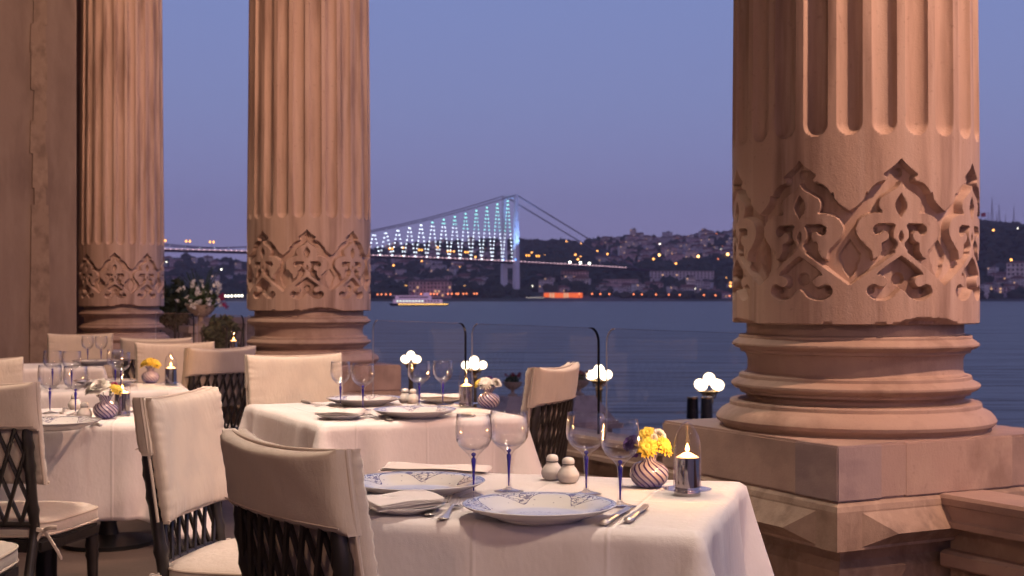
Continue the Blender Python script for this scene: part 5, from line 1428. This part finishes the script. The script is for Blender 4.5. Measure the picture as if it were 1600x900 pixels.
# ---- flowers
def daisy(c, r, n_, mat_, tilt, seed, layers=3, centre=None):
    r_ = random.Random(seed); mb = MB()
    for ly in range(layers):
        k = 1 - .22 * ly; up = .10 + .33 * ly
        for i in range(n_):
            a = 2 * PI * (i + .5 * (ly % 2)) / n_ + r_.uniform(-.1, .1); l = r * k * r_.uniform(.85, 1.08); w_ = r * .125
            pts = []
            for s_, wd, z in ((.12, .35, .0), (.5, 1.0, .30), (.82, .9, .22), (1.0, .25, .02)):
                x, y = math.cos(a) * l * s_, math.sin(a) * l * s_; ox, oy = -math.sin(a) * w_ * wd, math.cos(a) * w_ * wd
                zz = l * (z * up * 1.2 + up * s_ * .4) + ly * r * .09
                pts += [(x - ox, y - oy, zz), (x, y, zz - l * .05), (x + ox, y + oy, zz)]
            mb.add(pts, [(q, q + 1, q + 4, q + 3) for q in (0, 1, 3, 4, 6, 7)])
    mb.ball((0, 0, r * .25), r * .26, 8, 5, .6)
    Mx = Matrix.Rotation(tilt[0], 3, 'X') @ Matrix.Rotation(tilt[1], 3, 'Y'); mb.v = [tuple(Mx @ Vector(p_)) for p_ in mb.v]
    return mb
def rose(r, tilt, seed):
    """a full double bloom: broad cupped petals from nearly flat outside to upright inside"""
    r_ = random.Random(seed); mb = MB(); mb.ball((0, 0, r * .18), r * .36, 10, 8)
    for ly in range(6):
        n_ = (8, 8, 7, 6, 5, 4)[ly]; el_ = R((8, 26, 44, 60, 74, 84)[ly]); ln = r * (1.0, .94, .86, .78, .70, .62)[ly]
        for i in range(n_):
            az = 2 * PI * i / n_ + ly * .5 + r_.uniform(-.12, .12); el2 = el_ + r_.uniform(-.08, .08); vs_ = []; fs_ = []; l = ln * r_.uniform(.92, 1.06)
            out_ = Vector((math.cos(az) * math.cos(el2), math.sin(az) * math.cos(el2), math.sin(el2))); sd = Vector((-math.sin(az), math.cos(az), 0)); nm = sd.cross(out_) * -1
            for j in range(6):
                t_ = j / 5
                for q in range(7):
                    s_ = -1 + q / 3; wd = l * .46 * (math.sin(PI * (.12 + .74 * t_)) ** .8)
                    cup = .30 * l * (t_ * (1.15 - t_) * 1.6) + .12 * l * s_ * s_ * t_ - .10 * l * max(0, t_ - .8) * 5 * .4
                    p_ = out_ * (l * t_ * (1 - .10 * s_ * s_ * t_)) + sd * (wd * s_) - nm * cup * (-.55) + sd * 0
                    p_ += nm * (.02 * l * math.sin(q * 2.1 + i) * t_)
                    vs_.append(tuple(p_))
            for j in range(5):
                for q in range(6): fs_.append((j * 7 + q, j * 7 + q + 1, j * 7 + q + 8, j * 7 + q + 7))
            mb.add(vs_, fs_)
    Mx = Matrix.Rotation(tilt[0], 3, 'X') @ Matrix.Rotation(tilt[1], 3, 'Y'); mb.v = [tuple(Mx @ Vector(p_)) for p_ in mb.v]
    return mb
def bloom(base, off, r, kind, col, tilt, seed, label, name='flower'):
    rt = thing(name, label, 'flower', (base[0] + off[0], base[1] + off[1], base[2] + off[2]))
    mb = rose(r, tilt, seed) if kind == 'rose' else daisy(None, r * 1.12, 17, None, tilt, seed, 3)
    mb.build('petals', M[col], rt, sharp=180)
    mb = MB(); mb.tube([(0, 0, 0), (-off[0] * .5, -off[1] * .5, -off[2] * .3 + .02), (-off[0] * .85, -off[1] * .85, -off[2] + .02)], .0016, 5)
    for k in range(2): a = seed + k * 2.0; mb.add([(0, 0, -.004), (math.cos(a) * r * .8, math.sin(a) * r * .8, -.010), (math.cos(a + .3) * r * 1.2, math.sin(a + .3) * r * 1.2, -.006), (math.cos(a + .6) * r * .7, math.sin(a + .6) * r * .7, -.004)], [(0, 1, 2, 3)])
    mb.build('stem', M['leaf'], rt)
vases = [((1014.5, 762), 'striped vase on the nearest table beside the candle lamp', 'of the nearest table', [((.030, -.014, .096), .025, 'daisy', 'yellow', (.9, .6), 'yellow'), ((-.006, -.024, .094), .026, 'daisy', 'yellow', (1.1, -.1), 'yellow low'), ((-.004, .004, .120), .022, 'daisy', 'yellow', (.6, -.2), 'yellow top'), ((.022, .006, .116), .019, 'rose', 'white_petal', (.6, .5), 'white'), ((.008, -.010, .112), .012, 'rose', 'white_petal', (.8, -.2), 'white bud'), ((-.038, .006, .098), .024, 'rose', 'purple', (.5, -.8), 'purple'), ((-.030, -.010, .084), .018, 'rose', 'purple', (.9, -.7), 'purple low')]),
         ((763.5, 638), 'striped vase on the middle table beside the candle lamp', 'of the middle table', [((.026, -.008, .096), .026, 'rose', 'white_petal', (.5, .5), 'white right'), ((-.012, -.014, .098), .028, 'daisy', 'white_petal', (.9, -.1), 'white'), ((-.036, .0, .098), .022, 'daisy', 'yellow', (.6, -.7), 'yellow'), ((.0, .010, .112), .018, 'rose', 'purple', (.2, 0), 'purple')]),
         ((165, 654.5), 'striped vase with a white rose on the left table', 'of the left table', [((-.014, -.012, .108), .042, 'rose', 'white_petal', (.6, -.2), 'big white'), ((-.052, .0, .100), .026, 'rose', 'white_petal', (.5, -.8), 'smaller white'), ((.040, -.008, .104), .026, 'daisy', 'yellow', (.5, .6), 'yellow'), ((.030, .008, .118), .015, 'rose', 'magenta', (.3, .5), 'magenta')]),
         ((235, 599), 'striped vase with yellow flowers on the rear left table', 'of the rear left table', [((-.026, -.006, .098), .030, 'daisy', 'yellow', (.5, -.6), 'yellow left'), ((.026, -.006, .098), .030, 'daisy', 'yellow', (.6, .6), 'yellow right'), ((.0, -.012, .108), .028, 'daisy', 'yellow', (.8, 0), 'yellow middle'), ((.010, .010, .116), .014, 'rose', 'magenta', (.2, .2), 'magenta')])]
for vi, ((u, v), lb, of_, fl2) in enumerate(vases):
    p = P(u, v, TOP); o = vk.put((p.x, p.y, TOP + .0014), vi * 1.3, lb, VG); o['category'] = 'vase'
    for j, (off, r, kd, cl, tl, nm) in enumerate(fl2):
        bloom((p.x, p.y, TOP), off, r, kd, cl, (tl[0], tl[1]), vi * 7 + j, '%s %s in the striped vase %s' % (nm, 'rose' if kd == 'rose' else 'chrysanthemum', of_), 'rose' if kd == 'rose' else 'chrysanthemum')
